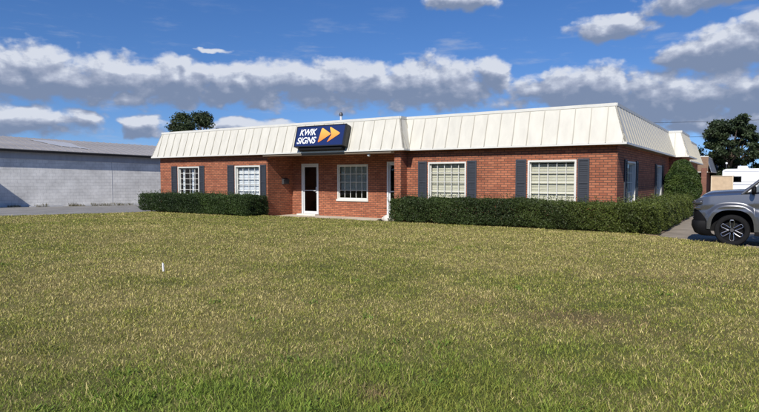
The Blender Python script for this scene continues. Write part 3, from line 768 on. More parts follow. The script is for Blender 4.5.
# ------------------------------------------------------------------ hedges and shrub
def hedge_points(n, inside, lo, hi, core):
    """random points in a noisy solid; inside(p)->signed depth (>0 inside)"""
    out = []; tot = 0
    while tot < n:
        p = rng.uniform(lo, hi, (n, 3)); dpt = inside(p)
        pr = np.where(dpt > 0, np.exp(-dpt/core), 0); k = rng.random(n) < pr; out.append(p[k]); tot += k.sum()
    return np.concatenate(out)[:n]
def boxdepth(p, x0, x1, y0, y1, z0, z1, rd=.12):
    c = np.array([(x0+x1)/2, (y0+y1)/2, (z0+z1)/2]); h = np.array([(x1-x0)/2, (y1-y0)/2, (z1-z0)/2])-rd
    q = np.abs(p-c)-h; return rd-(np.linalg.norm(np.maximum(q, 0), axis=1)+np.minimum(q.max(1), 0))
def n3(p, s):
    return (fbm(p[:, 0]+p[:, 2]*.7, p[:, 1]+p[:, 2]*1.3, s, 3)-.5)*2
def leaf_tint(p, dark, light, s=1.4, bias=0.):
    t = np.clip(.5+1.3*(fbm(p[:, 0]+p[:, 2]*.5, p[:, 1]+p[:, 2], s, 3)-.5)+bias, 0, 1)[:, None]
    return (np.array(dark)*(1-t)+np.array(light)*t)*rng.uniform(.65, 1.35, (len(p), 1))

def hedge(name, label, boxes, n, dark, light, lf=.05, extra_shoots=750, biasx=None, notch=.05):
    t = thing(name, label, 'hedge', ((boxes[0][0]+boxes[0][1])/2, (boxes[0][2]+boxes[0][3])/2, 0))
    A = np.array(boxes)
    lo = (A[:, 0].min()-.1, A[:, 2].min()-.1, A[:, 4].min()); hi = (A[:, 1].max()+.1, A[:, 3].max()+.1, A[:, 5].max()+.12)
    def ins(p):
        d = np.max([boxdepth(p, *b) for b in boxes], axis=0)
        return d+notch*1.5*n3(p, 1.8)+.07*n3(p+50, 6.)+.05*n3(p+20, .7)-.015*np.clip((.35-p[:, 2])/.3, 0, 1)
    p = hedge_points(n, ins, lo, hi, .10)
    # shoots
    q = []
    for _ in range(extra_shoots):
        b = boxes[rng.choice(len(boxes), p=np.array([(b[1]-b[0])*(b[3]-b[2]) for b in boxes])/sum((b[1]-b[0])*(b[3]-b[2]) for b in boxes))]
        if rng.random() < .6: base = np.array([rng.uniform(b[0], b[1]), rng.uniform(b[2], b[3]), b[5]-.05]); d = np.array([rng.normal()*.35, rng.normal()*.35, 1])
        else: base = np.array([rng.uniform(b[0], b[1]), b[2]+.03, rng.uniform(b[4]+.1, b[5])]); d = np.array([rng.normal()*.4, -.7, .5])
        L = rng.uniform(.08, .26)
        for k in np.linspace(0, 1, 7): q.append(base+d*L*k+rng.normal(size=3)*.008)
    pp = np.concatenate([p, np.array(q)]) if q else p
    tint = leaf_tint(pp, dark, light)
    if biasx is not None:
        w = np.clip((pp[:, 0]-biasx[0])/(biasx[1]-biasx[0]), 0, 1)[:, None]*biasx[2]; tint = tint*(1-w)+w*tint*np.array([2.1, 1.7, 1.2])
    # a few dead brown leaves
    dead = rng.random(len(pp)) < .004*np.clip(1+4*n3(pp, .9), 0, 3); tint[dead] = np.array([.22, .17, .08])*rng.uniform(.6, 1.2, (dead.sum(), 1))
    leaves('foliage', pp, rng.uniform(lf*.6, lf*1.3, len(pp)), tint, M['leaf'], t, aspect=.42, up=.3)
    sm = MB()
    for b in boxes:
        L = max(b[1]-b[0], b[3]-b[2]); k = int(L/.35)
        for i in range(k):
            f = (i+.5)/k; x = b[0]+(b[1]-b[0])*f if b[1]-b[0] > b[3]-b[2] else (b[0]+b[1])/2; y = (b[2]+b[3])/2 if b[1]-b[0] > b[3]-b[2] else b[2]+(b[3]-b[2])*f
            for _ in range(4):
                a = random.uniform(-.25, .25); c = random.uniform(-.3, .3); sm.tube([(x, y, .0), (x+a*.4, y+c*.4, .35), (x+a, y+c, .75)], [.016, .011, .005], 5)
    sm.build('stem', M['bark'], t)
    return t
HD, HL = (.014, .030, .010), (.064, .105, .024)
hedge('hedge', 'dark green clipped hedge under the two left windows', [(.18, 6.98, -1.35, -.12, GZ, .82)], 130000, HD, HL)
hedge('hedge', 'long lighter hedge wrapping around the right corner of the building',
      [(12.78, 20.55, -.62, .30, GZ, .84), (19.95, 20.98, -.3, 9.3, .03, .80)], 225000, (.018, .033, .011), (.070, .105, .026), biasx=(16.5, 20.6, .85), extra_shoots=1300)

def shrub():
    t = thing('round_shrub', 'tall egg-shaped green shrub at the east wall behind the hedge', 'shrub', (20.52, 9.9, 0))
    c = np.array([20.52, 9.9, 1.10])
    def ins(p):
        q = p-c; z = q[:, 2]; hr = np.where(z > 0, .66*np.sqrt(np.clip(1-(z/1.19)**2, 0, 1))**1.15, .66*(1-.25*(z/1.1)**2))
        return hr-np.hypot(q[:, 0], q[:, 1])+.09*n3(p, 2.2)+.06*n3(p+9, 7)
    p = hedge_points(52000, ins, (19.7, 9.1, .05), (21.4, 10.7, 2.4), .05)
    leaves('foliage', p, rng.uniform(.045, .09, len(p)), leaf_tint(p, (.024, .050, .012), (.095, .140, .030), 3.5), M['leaf'], t, aspect=.5)
    s = MB()
    for _ in range(9):
        a, b = random.uniform(-.4, .4), random.uniform(-.4, .4); s.tube([(20.52, 9.9, 0), (20.52+a*.4, 9.9+b*.4, .7), (20.52+a, 9.9+b, 1.7)], [.035, .022, .006], 6)
    s.build('stem', M['bark'], t)
shrub()

# ------------------------------------------------------------------ trees
def tree(name, label, base, blobs, n, lf, dark, light, trunk_h, tr, cat='tree', limbs=True, spread=.5):
    t = thing(name, label, cat, base, None)
    bx = np.array(base); B = np.array(blobs, float)
    w = (B[:, 3]*B[:, 4]); w /= w.sum(); idx = rng.choice(len(B), n, p=w)
    v = rng.normal(size=(n, 3)); v /= np.linalg.norm(v, axis=1)[:, None]
    rr = rng.random(n)**.45*(1+.16*rng.normal(size=n))
    p = bx+B[idx, :3]+v*rr[:, None]*np.stack([B[idx, 3], B[idx, 3], B[idx, 4]], 1)
    g = n3(p, .9)+.7*n3(p+30, 2.3); k = g > -.22; p = p[k]; idx = idx[k]; v = v[k]
    tone = rng.random(len(B))[idx][:, None]*.5
    tint = leaf_tint(p, dark, light, .8)*(.8+tone)
    leaves('crown', p, rng.uniform(lf*.6, lf*1.4, len(p)), tint, M['leaf'], t, aspect=.6, nrm=v*.6)
    m = MB(); top = Vector((bx[0], bx[1], bx[2]+trunk_h))
    m.tube([bx, Vector(bx)+Vector((.1, 0, trunk_h*.5)), top], [tr, tr*.8, tr*.65], 12)
    tk = m.build('trunk', M['bark'], t, smooth=True)
    lm = MB()
    for b in B[:: max(1, len(B)//26)]:
        e = Vector(bx)+Vector(b[:3]); md = top.lerp(e, .5)+Vector((random.uniform(-.3, .3), 0, -.2))
        lm.tube([top-Vector((0, 0, trunk_h*.25)), md, e], [tr*.35, tr*.2, tr*.07], 6)
    lm.build('limb', M['bark'], t, smooth=True)
    return t
# big oak behind the trailer: px 690..765 wide, 60 px above the horizon at ~76 m
def oak_blobs():
    out = []; r2 = random.Random(3)
    for _ in range(62):
        a = r2.uniform(0, 2*math.pi); rad = r2.uniform(.15, 1)**.6; h = r2.uniform(0, 1)
        rx = 3.15*math.sqrt(max(.10, 1-(abs(h-.42)/.62)**2.2))
        out.append((math.cos(a)*rad*rx, math.sin(a)*rad*rx*.8, 2.1+h*6.0, r2.uniform(.45, .95), r2.uniform(.3, .6)))
    for _ in range(10):
        a = r2.uniform(0, 2*math.pi); out.append((math.cos(a)*3.5, math.sin(a)*2.8, r2.uniform(4.4, 7.2), r2.uniform(.35, .6), r2.uniform(.3, .45)))
    return out
tree('oak_tree', 'large dark spreading tree with gaps in its crown behind the white trailer', (20.55, 55.5, -.3), oak_blobs(), 50000, .24, (.018, .031, .014), (.055, .078, .030), 3.2, .42)
b3 = [(random.uniform(-1.3, 1.3), random.uniform(-1, 1), 1.5+random.uniform(0, 3.9), random.uniform(.6, .9), random.uniform(.5, .8)) for _ in range(16)]
tree('small_tree', 'small dark tree half hidden between the cream roof and the large tree', (16.2, 58, -.3), b3, 12000, .22, (.014, .026, .012), (.038, .058, .022), 1.8, .2)
b5 = [(random.uniform(-6, 6), random.uniform(-1.5, 1.5), .6+random.uniform(0, 2.2), random.uniform(.7, 1.2), random.uniform(.6, 1.)) for _ in range(30)]
tree('low_tree', 'low dense dark thicket tree behind the trailer roof beneath the large tree', (23.5, 60, -.3), b5, 26000, .24, (.012, .022, .010), (.032, .050, .020), 1.2, .25)
# rounded evergreen rising behind the left roof
r4 = random.Random(8); b4 = []
for _ in range(44):
    a = r4.uniform(0, 2*math.pi); h = r4.uniform(0, 1); rx = 3.05*math.sqrt(max(.05, 1-(abs(h-.30)/.74)**2)); rad = r4.uniform(.2, 1)**.6
    b4.append((math.cos(a)*rad*rx, math.sin(a)*rad*rx, 4.2+h*3.9, r4.uniform(.6, 1.05), r4.uniform(.45, .7)))
tree('evergreen_tree', 'rounded dark evergreen tree rising behind the left end of the cream roof', (-24.5, 22.0, -.3), b4, 46000, .17, (.014, .028, .010), (.050, .066, .022), 3.6, .3)

# tree row added out of view to dim sky reflections and ambient light
nw = 26000; wxx = rng.uniform(-70, 110, nw); prof_ = 5.5+5*fbm(wxx, wxx*0, .16, 4); wzz = rng.random(nw)**.8*prof_; wyy = -62+rng.normal(size=nw)*2.2
pw = np.stack([wxx, wyy, wzz-.3], 1)
tag(leaves('unseen_tree_row', pw, rng.uniform(.5, 1.2, nw), leaf_tint(pw, (.02, .035, .012), (.05, .075, .022), .3), M['leaf'], aspect=.7), 'dark row of trees added unseen behind the camera to dim reflections and ambient light', 'trees', kind='stuff')

# ------------------------------------------------------------------ neighbouring warehouse
NB0 = len(bpy.data.objects)
nb = thing('warehouse', 'long white painted block warehouse with a weathered metal roof on the left', 'building', (-13, 10, 0))
w2 = MB()
def ez(y): return 3.04-.0214*(y+2.4)
YA, YB = -14, 46
w2.hexa([(-22,YA,-.32),(-10,YA,-.32),(-10,YB,-.32),(-22,YB,-.32)], [(-22,YA,ez(YA)-.03),(-10,YA,ez(YA)-.03),(-10,YB,ez(YB)-.03),(-22,YB,ez(YB)-.03)])
w2.box(-10, -8.6, -9.0, -4.05, -.3, 2.62)
w2.build('block_wall', M['block'], nb)
bd = MB(); bd.hexa([(-9.998,-3.34,ez(-3.3)-.46),(-9.96,-3.34,ez(-3.3)-.46),(-9.96,YB,ez(YB)-.46),(-9.998,YB,ez(YB)-.46)], [(-9.998,-3.34,ez(-3.3)-.04),(-9.96,-3.34,ez(-3.3)-.04),(-9.96,YB,ez(YB)-.04),(-9.998,YB,ez(YB)-.04)])
bd.build('metal_band', mat('grey_band', (.36, .37, .40), .6, 0, .12, 2., 0, 1., stretch=(1, 2, .4)), nb)
rf = MB(); hr = 1.06
rf.hexa([(-9.72,YA-.3,ez(YA)),(-9.72,YB+.3,ez(YB)),(-16,YB+.3,ez(YB)+hr-.06),(-16,YA-.3,ez(YA)+hr)], [(-9.72,YA-.3,ez(YA)+.05),(-9.72,YB+.3,ez(YB)+.05),(-16,YB+.3,ez(YB)+hr-.01),(-16,YA-.3,ez(YA)+hr+.05)])
rf.hexa([(-22.3,YA-.3,ez(YA)),(-22.3,YB+.3,ez(YB)),(-16,YB+.3,ez(YB)+hr-.06),(-16,YA-.3,ez(YA)+hr)], [(-22.3,YA-.3,ez(YA)+.05),(-22.3,YB+.3,ez(YB)+.05),(-16,YB+.3,ez(YB)+hr-.01),(-16,YA-.3,ez(YA)+hr+.05)])
rfo = rf.build('roof', M['oldmetal'], nb)
rb = MB(); y = YA
while y < YB:
    rb.bar((-9.73, y, ez(y)+.058), (-16, y, ez(y)+hr+.055), .02, .02); y += .42
sub(rfo, rb, 'roof_rib', M['oldmetal'])
gt = MB(); gt.hexa([(-9.715,YA-.3,ez(YA)-.10),(-9.62,YA-.3,ez(YA)-.10),(-9.62,YB,ez(YB)-.10),(-9.715,YB,ez(YB)-.10)], [(-9.715,YA-.3,ez(YA)+.02),(-9.60,YA-.3,ez(YA)+.02),(-9.60,YB,ez(YB)+.02),(-9.715,YB,ez(YB)+.02)])
gt.build('gutter', M['black'], nb)
pt = MB(); z_ = lambda x, y: ez(y)+.054+hr*(-9.72-x)/6.28
pt.poly([(-14.8,.1,z_(-14.8,.1)+.004),(-12.2,1.0,z_(-12.2,1.)+.004),(-11.2,2.6,z_(-11.2,2.6)+.004),(-12.6,2.2,z_(-12.6,2.2)+.004),(-14.0,2.3,z_(-14,2.3)+.004),(-14.9,1.2,z_(-14.9,1.2)+.004)])
sub(rfo, pt, 'pale_patch', M['paleroof'])
cj = MB(); cj.box(-9.999, -9.99, 3.2, 3.22, -.2, 2.5); cj.build('wall_joint', M['kerb'], nb)
kb = MB(); 
for y0, y1 in ((-1.2, .4), (1.4, 3.4), (3.6, 7.5)): kb.box(-9.95, -9.62, y0, y1, -.25, -.0155*(y0+2.5)+.06)
kb.build('kerb', M['kerb'])
bpy.data.objects['kerb']['kind'] = 'structure'
# the warehouse stands at a slight angle to the office
_th = -.20; _c, _s = math.cos(_th), math.sin(_th)
def turn(co):
    x, y = co[:, 0]+10, co[:, 1]+2.4; r = co.copy(); r[:, 0] = -10+x*_c-y*_s; r[:, 1] = -2.4+x*_s+y*_c; return r
def turn_obj(o):
    if o.type == 'MESH':
        a = np.empty(len(o.data.vertices)*3); o.data.vertices.foreach_get('co', a); o.data.vertices.foreach_set('co', turn(a.reshape(-1, 3)).ravel()); o.data.update()
for o in [nb]+list(nb.children_recursive): turn_obj(o)
turn_obj(bpy.data.objects['kerb'])
# weeds along the wall foot: nobody could count them
n = 2600; wx = -9.9+rng.random(n)*.4; wy = rng.uniform(-5, 10, n); cl = fbm(wx*0, wy, 1.7, 3); k = cl > .42; wx, wy = wx[k], wy[k]; n = len(wx)
h = rng.uniform(.04, .20, n)*(.5+fbm(wx*0, wy, 2.2, 2)); ph = rng.uniform(0, 6.28, n); tl = rng.uniform(0, .5, n); z0 = -.0155*(wy+2.5)
Bp = np.stack([wx, wy, z0], 1); tip = Bp+np.stack([np.cos(ph)*np.sin(tl)*h, np.sin(ph)*np.sin(tl)*h, h], 1); S = np.stack([np.zeros(n), np.full(n, .014), np.zeros(n)], 1)
V = turn(np.stack([Bp-S, Bp+S, tip], 1).reshape(-1, 3))
tt = np.where(rng.random((n, 1)) < .5, np.array([[.16, .15, .09]]), np.array([[.34, .30, .20]]))*rng.uniform(.7, 1.2, (n, 1))
tag(raw_mesh('weeds', V, [np.arange(n*3).reshape(n, 3)], M['grass'], np.repeat(tt, 3, 0)), 'thin dry weeds growing along the foot of the white warehouse wall', 'weeds', kind='stuff')

# ------------------------------------------------------------------ brown building behind
bb = thing('brown_building', 'brown brick building with a brown shingle mansard behind the cream roofed one', 'building', (16, 50, 0))
q = MB(); q.box(9, 18.9, 46.3, 61, -.3, 2.6)
for x in (18.0, 18.95): q.box(x-.22, x+.22, 45.3, 45.74, -.3, 2.5)
q.box(15, 18.55, 64.5, 75, -.3, 2.6)
q.build('brick_wall', M['brick2'], bb)
mansard(9, 19.25, 45.9, 61, 'S', name='mansard_roof', he=2.15, ht=3.62, o=.35, t=.1, m=M['shingle'], seams=False, parent=bb)
mansard(18.0, 19.2, 45.95, 61, 'E', name='mansard_roof', he=2.15, ht=3.60, o=.35, t=.08, m=M['shingle_shade'], seams=False, parent=bb)
mansard(15.5, 18.75, 64, 76, 'SE', name='mansard_roof', he=2.2, ht=3.85, o=.5, t=.1, m=M['shingle'], seams=False, parent=bb)

# tan panelled storage box
tb = thing('storage_box', 'plain tan box-shaped panel unit standing between the shrub and the white trailer', 'storage box', (21.65, 16.4, 0))
MB().box(21.22, 22.10, 16.0, 17.2, .05, 1.60).build('body', M['tan'], tb, bevel=.01)
fz = MB(); fz.box(21.19, 22.13, 15.975, 17.22, 1.603, 1.64); fz.box(21.19, 21.235, 15.97, 15.996, .05, 1.60); fz.box(22.085, 22.13, 15.97, 15.996, .05, 1.60); fz.box(21.236, 22.084, 15.972, 15.996, .04, .10)
fz.build('edge_trim', mat('tan_trim', (.62, .52, .38), .7), tb)
[MB().box(x, x+.1, y, y+.1, -.004, .05).build('foot', M['black'], tb) for x in (21.25, 21.97) for y in (16.05, 17.05)]

# ------------------------------------------------------------------ travel trailer
rv = thing('travel_trailer', 'white travel trailer with a dark window and a rooftop air conditioner', 'trailer', (25, 42, 0))
x0, x1, y0, y1 = 20.6, 27.6, 41.2, 43.4
b = MB(); prof = [(x0+.05, .35), (x0, .7), (x0, 2.12), (x0+.08, 2.26), (x0+.30, 2.33), (x1-.4, 2.40), (x1, 2.1), (x1, .35)]
b.hexa([(x, y0, z) for x, z in prof], [(x, y1, z) for x, z in prof]); b.build('body', M['rv'], rv, bevel=.05)
s = MB(); s.box(x0+.15, x1-.2, y0-.012, y0-.002, 2.10, 2.15); s.box(x0+.02, x1-.02, y0-.012, y0-.002, .95, 1.05); s.box(x0+.02, x1-.02, y0-.012, y0-.002, 1.22, 1.26)
s.build('stripe', M['rvs'], rv)
def rvwin(a, b_, c, d):
    f = MB(); f.box(a, b_, y0-.03, y0-.003, c, d); w_ = f.build('window', M['black'], rv, bevel=.02)
    g = MB(); g.box(a+.05, b_-.05, y0-.036, y0-.031, c+.05, d-.05); sub(w_, g, 'pane', M['dglass'])
rvwin(21.40, 22.02, 1.20, 1.70); rvwin(23.8, 25.0, 1.25, 1.80)
ac = MB().hexa([(21.68,42.0,2.345),(22.55,42.0,2.345),(22.55,42.8,2.345),(21.68,42.8,2.345)], [(21.72,42.05,2.60),(22.40,42.05,2.60),(22.40,42.75,2.60),(21.72,42.75,2.60)]); ac.build('air_conditioner', M['rv'], rv, bevel=.03)
dr_ = MB().box(25.6, 26.3, y0-.02, y0-.003, .55, 2.05); dr_.build('door', M['rv'], rv, bevel=.01)
for x in (23.6, 24.5):
    t_ = MB().lathe([(.001,-.1),(.15,-.1),(.17,-.12),(.32,-.11),(.34,-.07),(.34,.08),(.001,.09)], (x, y0+.15, .335), 'y', 24).build('wheel', M['rubber'], rv, smooth=True)
cj = MB().box(x0+.1, x0+.3, y0+.3, y0+.5, -.004, .36); cj.build('jack_stand', M['black'], rv)

# lamp on a post behind
lp = thing('lamp_post', 'thin post with a small white globe lamp in front of the large tree', 'lamp post', (20.72, 46, 0))
MB().tube([(20.72,46,-.3),(20.72,46,2.84)], [.05, .035], 8).build('post', M['grey'], lp, smooth=True)
MB().lathe([(.001,-.10),(.06,-.08),(.10,-.01),(.09,.05),(.05,.09),(.001,.10)], (20.72,46,2.93), n=14).build('lamp_globe', M['bulb'], lp, smooth=True)

# power lines
def wire(y, z, lab):
    o = MB(); pts = [(-10+i*3.5, y+i*.4, z+.9*((i-11)/11)**2) for i in range(23)]
    o.tube(pts, .022, 4); oo = o.build('power_line', M['black']); tag(oo, lab, 'power line', 'power lines')
wire(68, 9.0, 'upper thin black power line crossing the sky right of the roof')
wire(68, 7.0, 'lower thin black power line crossing behind the large tree')

# ------------------------------------------------------------------ SUV
car = thing('parked_suv', 'grey-blue boxy SUV parked on the driveway facing the building', 'SUV', (24.0, -.98, 0))
CX, CY = 21.86, -.98; HW = .84
def cw(x, y, z): return (CX+x, CY+y, z)
WX, WZ, WRr = .76, .345, .345; WX2 = 3.28
def smooth(t): t = max(0, min(1, t)); return t*t*(3-2*t)
def lerp_tab(tab, x):
    if x <= tab[0][0]: return tab[0][1]
    for (a, va), (b_, vb) in zip(tab[:-1], tab[1:]):
        if x <= b_: return va+(vb-va)*smooth((x-a)/(b_-a)) if False else va+(vb-va)*(x-a)/(b_-a)
    return tab[-1][1]
shoulder = [(0, .97), (.06, 1.03), (.16, 1.07), (.4, 1.105), (.9, 1.14), (1.3, 1.16), (4.2, 1.20), (4.32, 1.16)]
halfw = [(0, .60), (.03, .66), (.08, .72), (.16, .765), (.3, .79), (4.1, .79), (4.25, .76), (4.32, .70)]
def arch_r(dx, dz, n=2.7): return ((abs(dx)/.41)**n+(abs(dz)/.455)**n)**(1/n)
def side_y(x, z):
    w = lerp_tab(halfw, x); zs = lerp_tab(shoulder, x)
    t = (z-.35)/(zs-.35)
    y = w-.02*(1-t)**2-.035*max(0, t-.72)/.28-.012*math.exp(-((t-.62)/.08)**2)
    for wx in (WX, WX2):
        r = arch_r(x-wx, z-WZ)
        if z > WZ-.05 or True:
            f = smooth((1.36-r)/.20)*(1 if r > .98 else 1)
            y += .055*f*smooth((z-.1)/.25)
    return y
def side_zlow(x):
    s = .33
    if x < .35: s = .36
    for wx in (WX, WX2):
        dx = abs(x-wx)
        if dx < .41: s = max(s, WZ+.455*(1-(dx/.41)**2.7)**(1/2.7))
    return s
xs_ = sorted(set([round(v, 4) for v in list(np.linspace(0, .34, 12))+list(np.linspace(.34, 1.2, 70))+list(np.linspace(1.2, 2.85, 24))+list(np.linspace(2.85, 3.72, 60))+list(np.linspace(3.72, 4.32, 12))]))
for sgn in (-1, 1):
    def panel(xa, xb):
        P = []
        for x in xs_:
            if x < xa-1e-6 or x > xb+1e-6: continue
            zl = side_zlow(x); zs = lerp_tab(shoulder, x); row = []
            nr = 26
            for j in range(nr+1):
                z = zl+(zs-zl)*j/nr; row.append(cw(x, sgn*side_y(x, z), z))
            # return lip inwards at the bottom
            row.insert(0, cw(x, sgn*(side_y(x, zl)-.06), zl+.0)); P.append(row)
        return P
    XA = [x for x in xs_ if x <= 1.31]; XB = [x for x in xs_ if 1.32 <= x <= 2.14]; XC = [x for x in xs_ if 2.15 <= x <= 2.96]; XD = [x for x in xs_ if x >= 2.90]
    MB().grid(panel(0, 1.30)).build('fender', M['paint'], car, smooth=True)
    for a, b_ in ((1.31, 2.13), (2.14, 2.90)):
        xs_ += [a, b_]; xs_.sort()
        dpn = MB().grid(panel(a, b_)).build('door', M['paint'], car, smooth=True)
        hx = b_-.22
        sub(dpn, MB().box(CX+hx, CX+hx+.17, *sorted((CY+sgn*.775, CY+sgn*.80+sgn*.02)), 1.0, 1.03), 'handle', M['paint'])
    MB().grid(panel(2.91, 4.32)).build('rear_quarter', M['paint'], car, smooth=True)
    sl = MB(); sl.box(CX+1.18, CX+2.86, *sorted((CY+sgn*.60, CY+sgn*.80)), .24, .325); sl.build('running_board', M['plastic'], car, bevel=.015)
# hood
P = []
for x in np.linspace(.02, .98, 20):
    row = []; zs = lerp_tab(shoulder, x); w = side_y(x, zs)
    for k in np.linspace(-1, 1, 33):
        a = abs(k); crown = .085*(1-a**2.4)*smooth(x/.35)+.028*smooth((.80-a)/.10)*smooth(x/.25)
        row.append(cw(x+.02*a*a, k*w, zs+crown+.002))
    P.append(row)
hd = MB().grid(P).build('hood', M['paint'], car, smooth=True)
# front fascia: body-colour corners, black grille, bumper
P = []
for z in np.linspace(.36, 1.0, 12):
    row = []
    for k in np.linspace(-1, 1, 25):
        bow = .10*(1-abs(k)**2.2)
        x = .015-bow*.55+.05*smooth((z-.72)/.3); row.append(cw(x, k*lerp_tab(halfw, .0)*1.0, z))
    P.append(row)
MB().grid(P).build('front_fascia', M['plastic'], car, smooth=True)
gr = MB()
for z in np.linspace(.52, .92, 8): gr.tube([cw(-.055+.02*abs(k)**2*4*.25+.01, k*.42, z) for k in np.linspace(-1, 1, 9)], .011, 6)
gr.build('grille', M['grey'], car, smooth=True)
bp_ = MB(); P = []
for z, xo, wo in ((.20, .12, -.08), (.26, .02, -.02), (.40, -.035, .0), (.50, -.03, .0), (.54, .0, -.02)):
    row = []
    for k in np.linspace(-1, 1, 41):
        a = abs(k); s_ = 1 if k >= 0 else -1
        # front run then wraps round the corner to the wheel arch
        if a < .62: px, py = xo-.05*(1-(a/.62)**2), (a/.62)*(.60+wo)
        else:
            u = (a-.62)/.38; ang = min(1, u*1.6)*math.pi/2
            px = xo+.16*(1-math.cos(ang))+max(0, u-.625)*.52; py = .60+wo+.205*math.sin(ang)
        row.append(cw(px, s_*py, z))
    P.append(row)
bp_.grid(P).build('bumper', M['plastic'], car, smooth=True)
for s_ in (-1, 1): MB().tube([cw(-.03, s_*.50, .815), cw(-.005, s_*.63, .82), cw(.05, s_*.745, .825), cw(.15, s_*.80, .83)], .012, 8).build('chrome_trim', M['chrome'], car, smooth=True)
for s_ in (-1, 1):
    hl = MB(); P = []
    for t_ in np.linspace(0, 1, 9):
        ang = t_; x = -.012+.20*t_**2.2; y = .46+.27*math.sin(t_*math.pi/2)
        P.append([cw(x, s_*(y+.008), .875+.03*t_), cw(x-.012, s_*(y+.014), .93+.02*t_), cw(x-.006+.01, s_*(y+.006), .985+.025*t_)])
    h_ = hl.grid(P).build('headlight', M['lampg'], car, smooth=True)
    mm_ = h_.modifiers.new('s', 'SOLIDIFY'); mm_.thickness = .02
    sub(h_, MB().lathe([(.001,-.015),(.03,-.012),(.034,0)], cw(-.02, s_*.56, .93), 'x', 14), 'lamp_lens', M['chrome'])
for s_ in (-1, 1):
    P = []
    for x in np.linspace(0.0, .27, 9):
        P.append([cw(x+.05*((z-.36)/.5)**2*0, s_*(side_y(x, z)+.007), z) for z in np.linspace(.36, .80-.26*(x/.27)**2, 10)])
    MB().grid(P).build('grille_surround', M['plastic'], car, smooth=True)
# greenhouse
def roofpt(x): return lerp_tab([(1.0, 1.2), (1.52, 1.745), (1.95, 1.785), (3.6, 1.775), (4.05, 1.71), (4.28, 1.2)], x)
gz = MB(); P = []
P.append([cw(.88+.07*abs(k)**2, k*.69, 1.165) for k in np.linspace(-1, 1, 13)]); 
for t_ in np.linspace(.1, 1, 7): P.append([cw(.88+.66*t_+.07*abs(k)**2*(1-t_*.4), k*(.69-.11*t_), 1.165+.565*t_) for k in np.linspace(-1, 1, 13)])
MB().grid(P).build('windscreen', M['dglass'], car, smooth=True)
P = []
for x in np.linspace(1.53, 4.0, 14):
    P.append([cw(x+.03*abs(k)**2, k*.585, roofpt(x)+.02*(1-k*k)-.02) for k in np.linspace(-1, 1, 13)])
rfc = MB().grid(P).build('roof', M['paint'], car, smooth=True); mm_ = rfc.modifiers.new('s', 'SOLIDIFY'); mm_.thickness = .03
for s_ in (-1, 1):
    p_ = MB(); p_.tube([cw(.93, s_*.725, 1.15), cw(1.22, s_*.69, 1.42), cw(1.52, s_*.635, 1.69), cw(1.74, s_*.60, 1.75)], [.035, .032, .03, .03], 8)
    p_.tube([cw(1.7, s_*.60, 1.745), cw(3.6, s_*.60, 1.765), cw(4.0, s_*.60, 1.72)], .03, 8)
    p_.tube([cw(3.95, s_*.60, 1.72), cw(4.22, s_*.69, 1.2)], .05, 8)
    p_.build('roof_pillar', M['paint'], car, smooth=True)
    for u0, u1 in ((2.12, 2.2), (2.92, 2.95)): MB().tube([cw(u0, s_*.725, 1.18), cw(u1, s_*.615, 1.735)], .03, 8).build('door_pillar', M['plastic'], car)
    g_ = MB(); g_.poly([cw(1.03, s_*.735, 1.15), cw(2.10, s_*.745, 1.17), cw(2.18, s_*.625, 1.73), cw(1.62, s_*.62, 1.72)]); g_.poly([cw(2.16, s_*.735, 1.17), cw(2.90, s_*.735, 1.18), cw(2.93, s_*.62, 1.74), cw(2.22, s_*.62, 1.733)]); g_.poly([cw(2.96, s_*.735, 1.18), cw(4.15, s_*.72, 1.19), cw(3.96, s_*.61, 1.70), cw(2.98, s_*.615, 1.74)])
    g_.build('side_glass', M['dglass'], car, fix=False)
    mi = thing if False else None
    mr = MB(); P = []
    c_ = Vector(cw(1.16, s_*.93, 1.25))
    for i in range(9):
        th_ = math.pi*i/8; P.append([(c_.x+.06*math.sin(th_)*math.cos(f_)*(1 if math.cos(f_) < 0 else .6), c_.y+.105*math.copysign(abs(math.cos(th_))**.7, math.cos(th_)), c_.z+.075*math.copysign(abs(math.sin(f_))**.8, math.sin(f_))*math.sin(th_)**.6) for f_ in np.linspace(0, 2*math.pi, 17)])
    mo = mr.grid(P).build('mirror', M['plastic'], car, smooth=True)
    sub(mo, MB().tube([cw(1.14, s_*.76, 1.175), cw(1.16, s_*.87, 1.21)], [.03, .022], 8), 'mirror_arm', M['plastic'])
P = [[cw(4.30+.0*abs(k), k*.70, z) for k in np.linspace(-1, 1, 7)] for z in (.35, .8, 1.18)]
MB().grid(P).build('tailgate', M['paint'], car)
rw_ = [[cw(4.27, k*.68, 1.2) for k in (-1, 0, 1)], [cw(4.03, k*.6, 1.70) for k in (-1, 0, 1)]]; MB().grid(rw_).build('rear_window', M['dglass'], car)
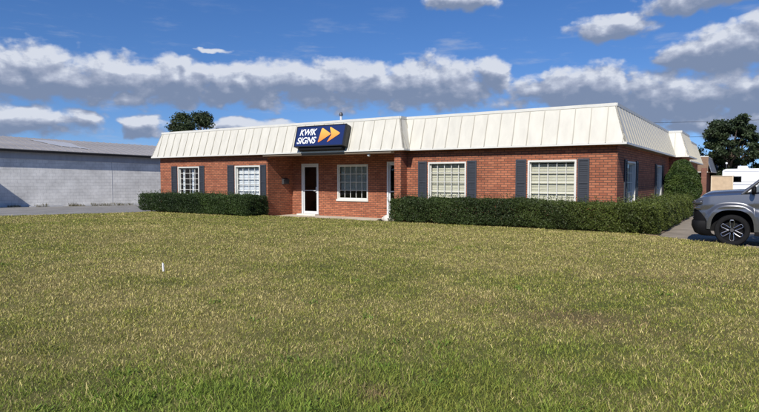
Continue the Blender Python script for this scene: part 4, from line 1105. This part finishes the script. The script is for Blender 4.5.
# inner liner + floor + seats so the body is closed
il = MB(); il.box(CX+.2, CX+4.2, CY-.58, CY+.58, .30, .55); il.box(CX+1.15, CX+4.15, CY-.68, CY+.68, .5, .56); il.box(CX+.12, CX+1.14, CY-.44, CY+.44, .5, 1.0)
il.build('underbody', M['plastic'], car)
for x in (1.95, 2.75):
    for y in (-.36, .36): sb = MB(); sb.box(CX+x, CX+x+.14, CY+y-.22, CY+y+.22, .6, 1.22); sb.box(CX+x+.02, CX+x+.10, CY+y-.11, CY+y+.11, 1.19, 1.38); sb.build('seat', M['plastic'], car, bevel=.03)
dsh = MB().box(CX+1.0, CX+1.35, CY-.62, CY+.62, .95, 1.14); dsh.build('dashboard', M['plastic'], car, bevel=.03)
# wheels
def wheel(x, s_):
    y = s_*.80; yo = lambda d: CY+s_*(.80-d)    # d depth from the outer face
    c = (CX+x, CY, WZ)
    def prof(pr): return [(r, s_*(.80-d_)) for r, d_ in pr]
    t_ = MB().lathe(prof([(.245, .015), (.262, .006), (.30, -.004), (.325, .004), (.340, .03), (.345, .07), (.345, .17), (.335, .21), (.25, .22)]), c, 'y', 48).build('tyre', M['rubber'], car, smooth=True)
    rm = MB(); rm.lathe(prof([(.248, .012), (.240, .02), (.232, .06), (.20, .10), (.06, .095), (.001, .08)]), c, 'y', 48)
    ro = rm.build('wheel', M['plastic'], car, smooth=True); 
    sp_ = MB()
    for k in range(6):
        a = math.pi/2+k*math.pi/3; ca, sa = math.cos(a), math.sin(a)
        loop = [(.055, -.026), (.10, -.034), (.205, -.040), (.226, -.028), (.230, 0), (.226, .028), (.205, .040), (.10, .034), (.055, .026)]
        pts = [Vector((c[0]+u*ca-v*sa, yo(.03+.02*(1-u/.23)), c[2]+u*sa+v*ca)) for u, v in loop]
        sp_.tube(pts, .007, 6)
    sub(ro, sp_, 'spoke', M['alu'])
    sub(ro, MB().lathe(prof([(.001, .03), (.035, .03), (.045, .045), (.045, .08)]), c, 'y', 20), 'hub_cap', M['grey'])
for x in (WX, WX2):
    for s_ in (-1, 1): wheel(x, s_)
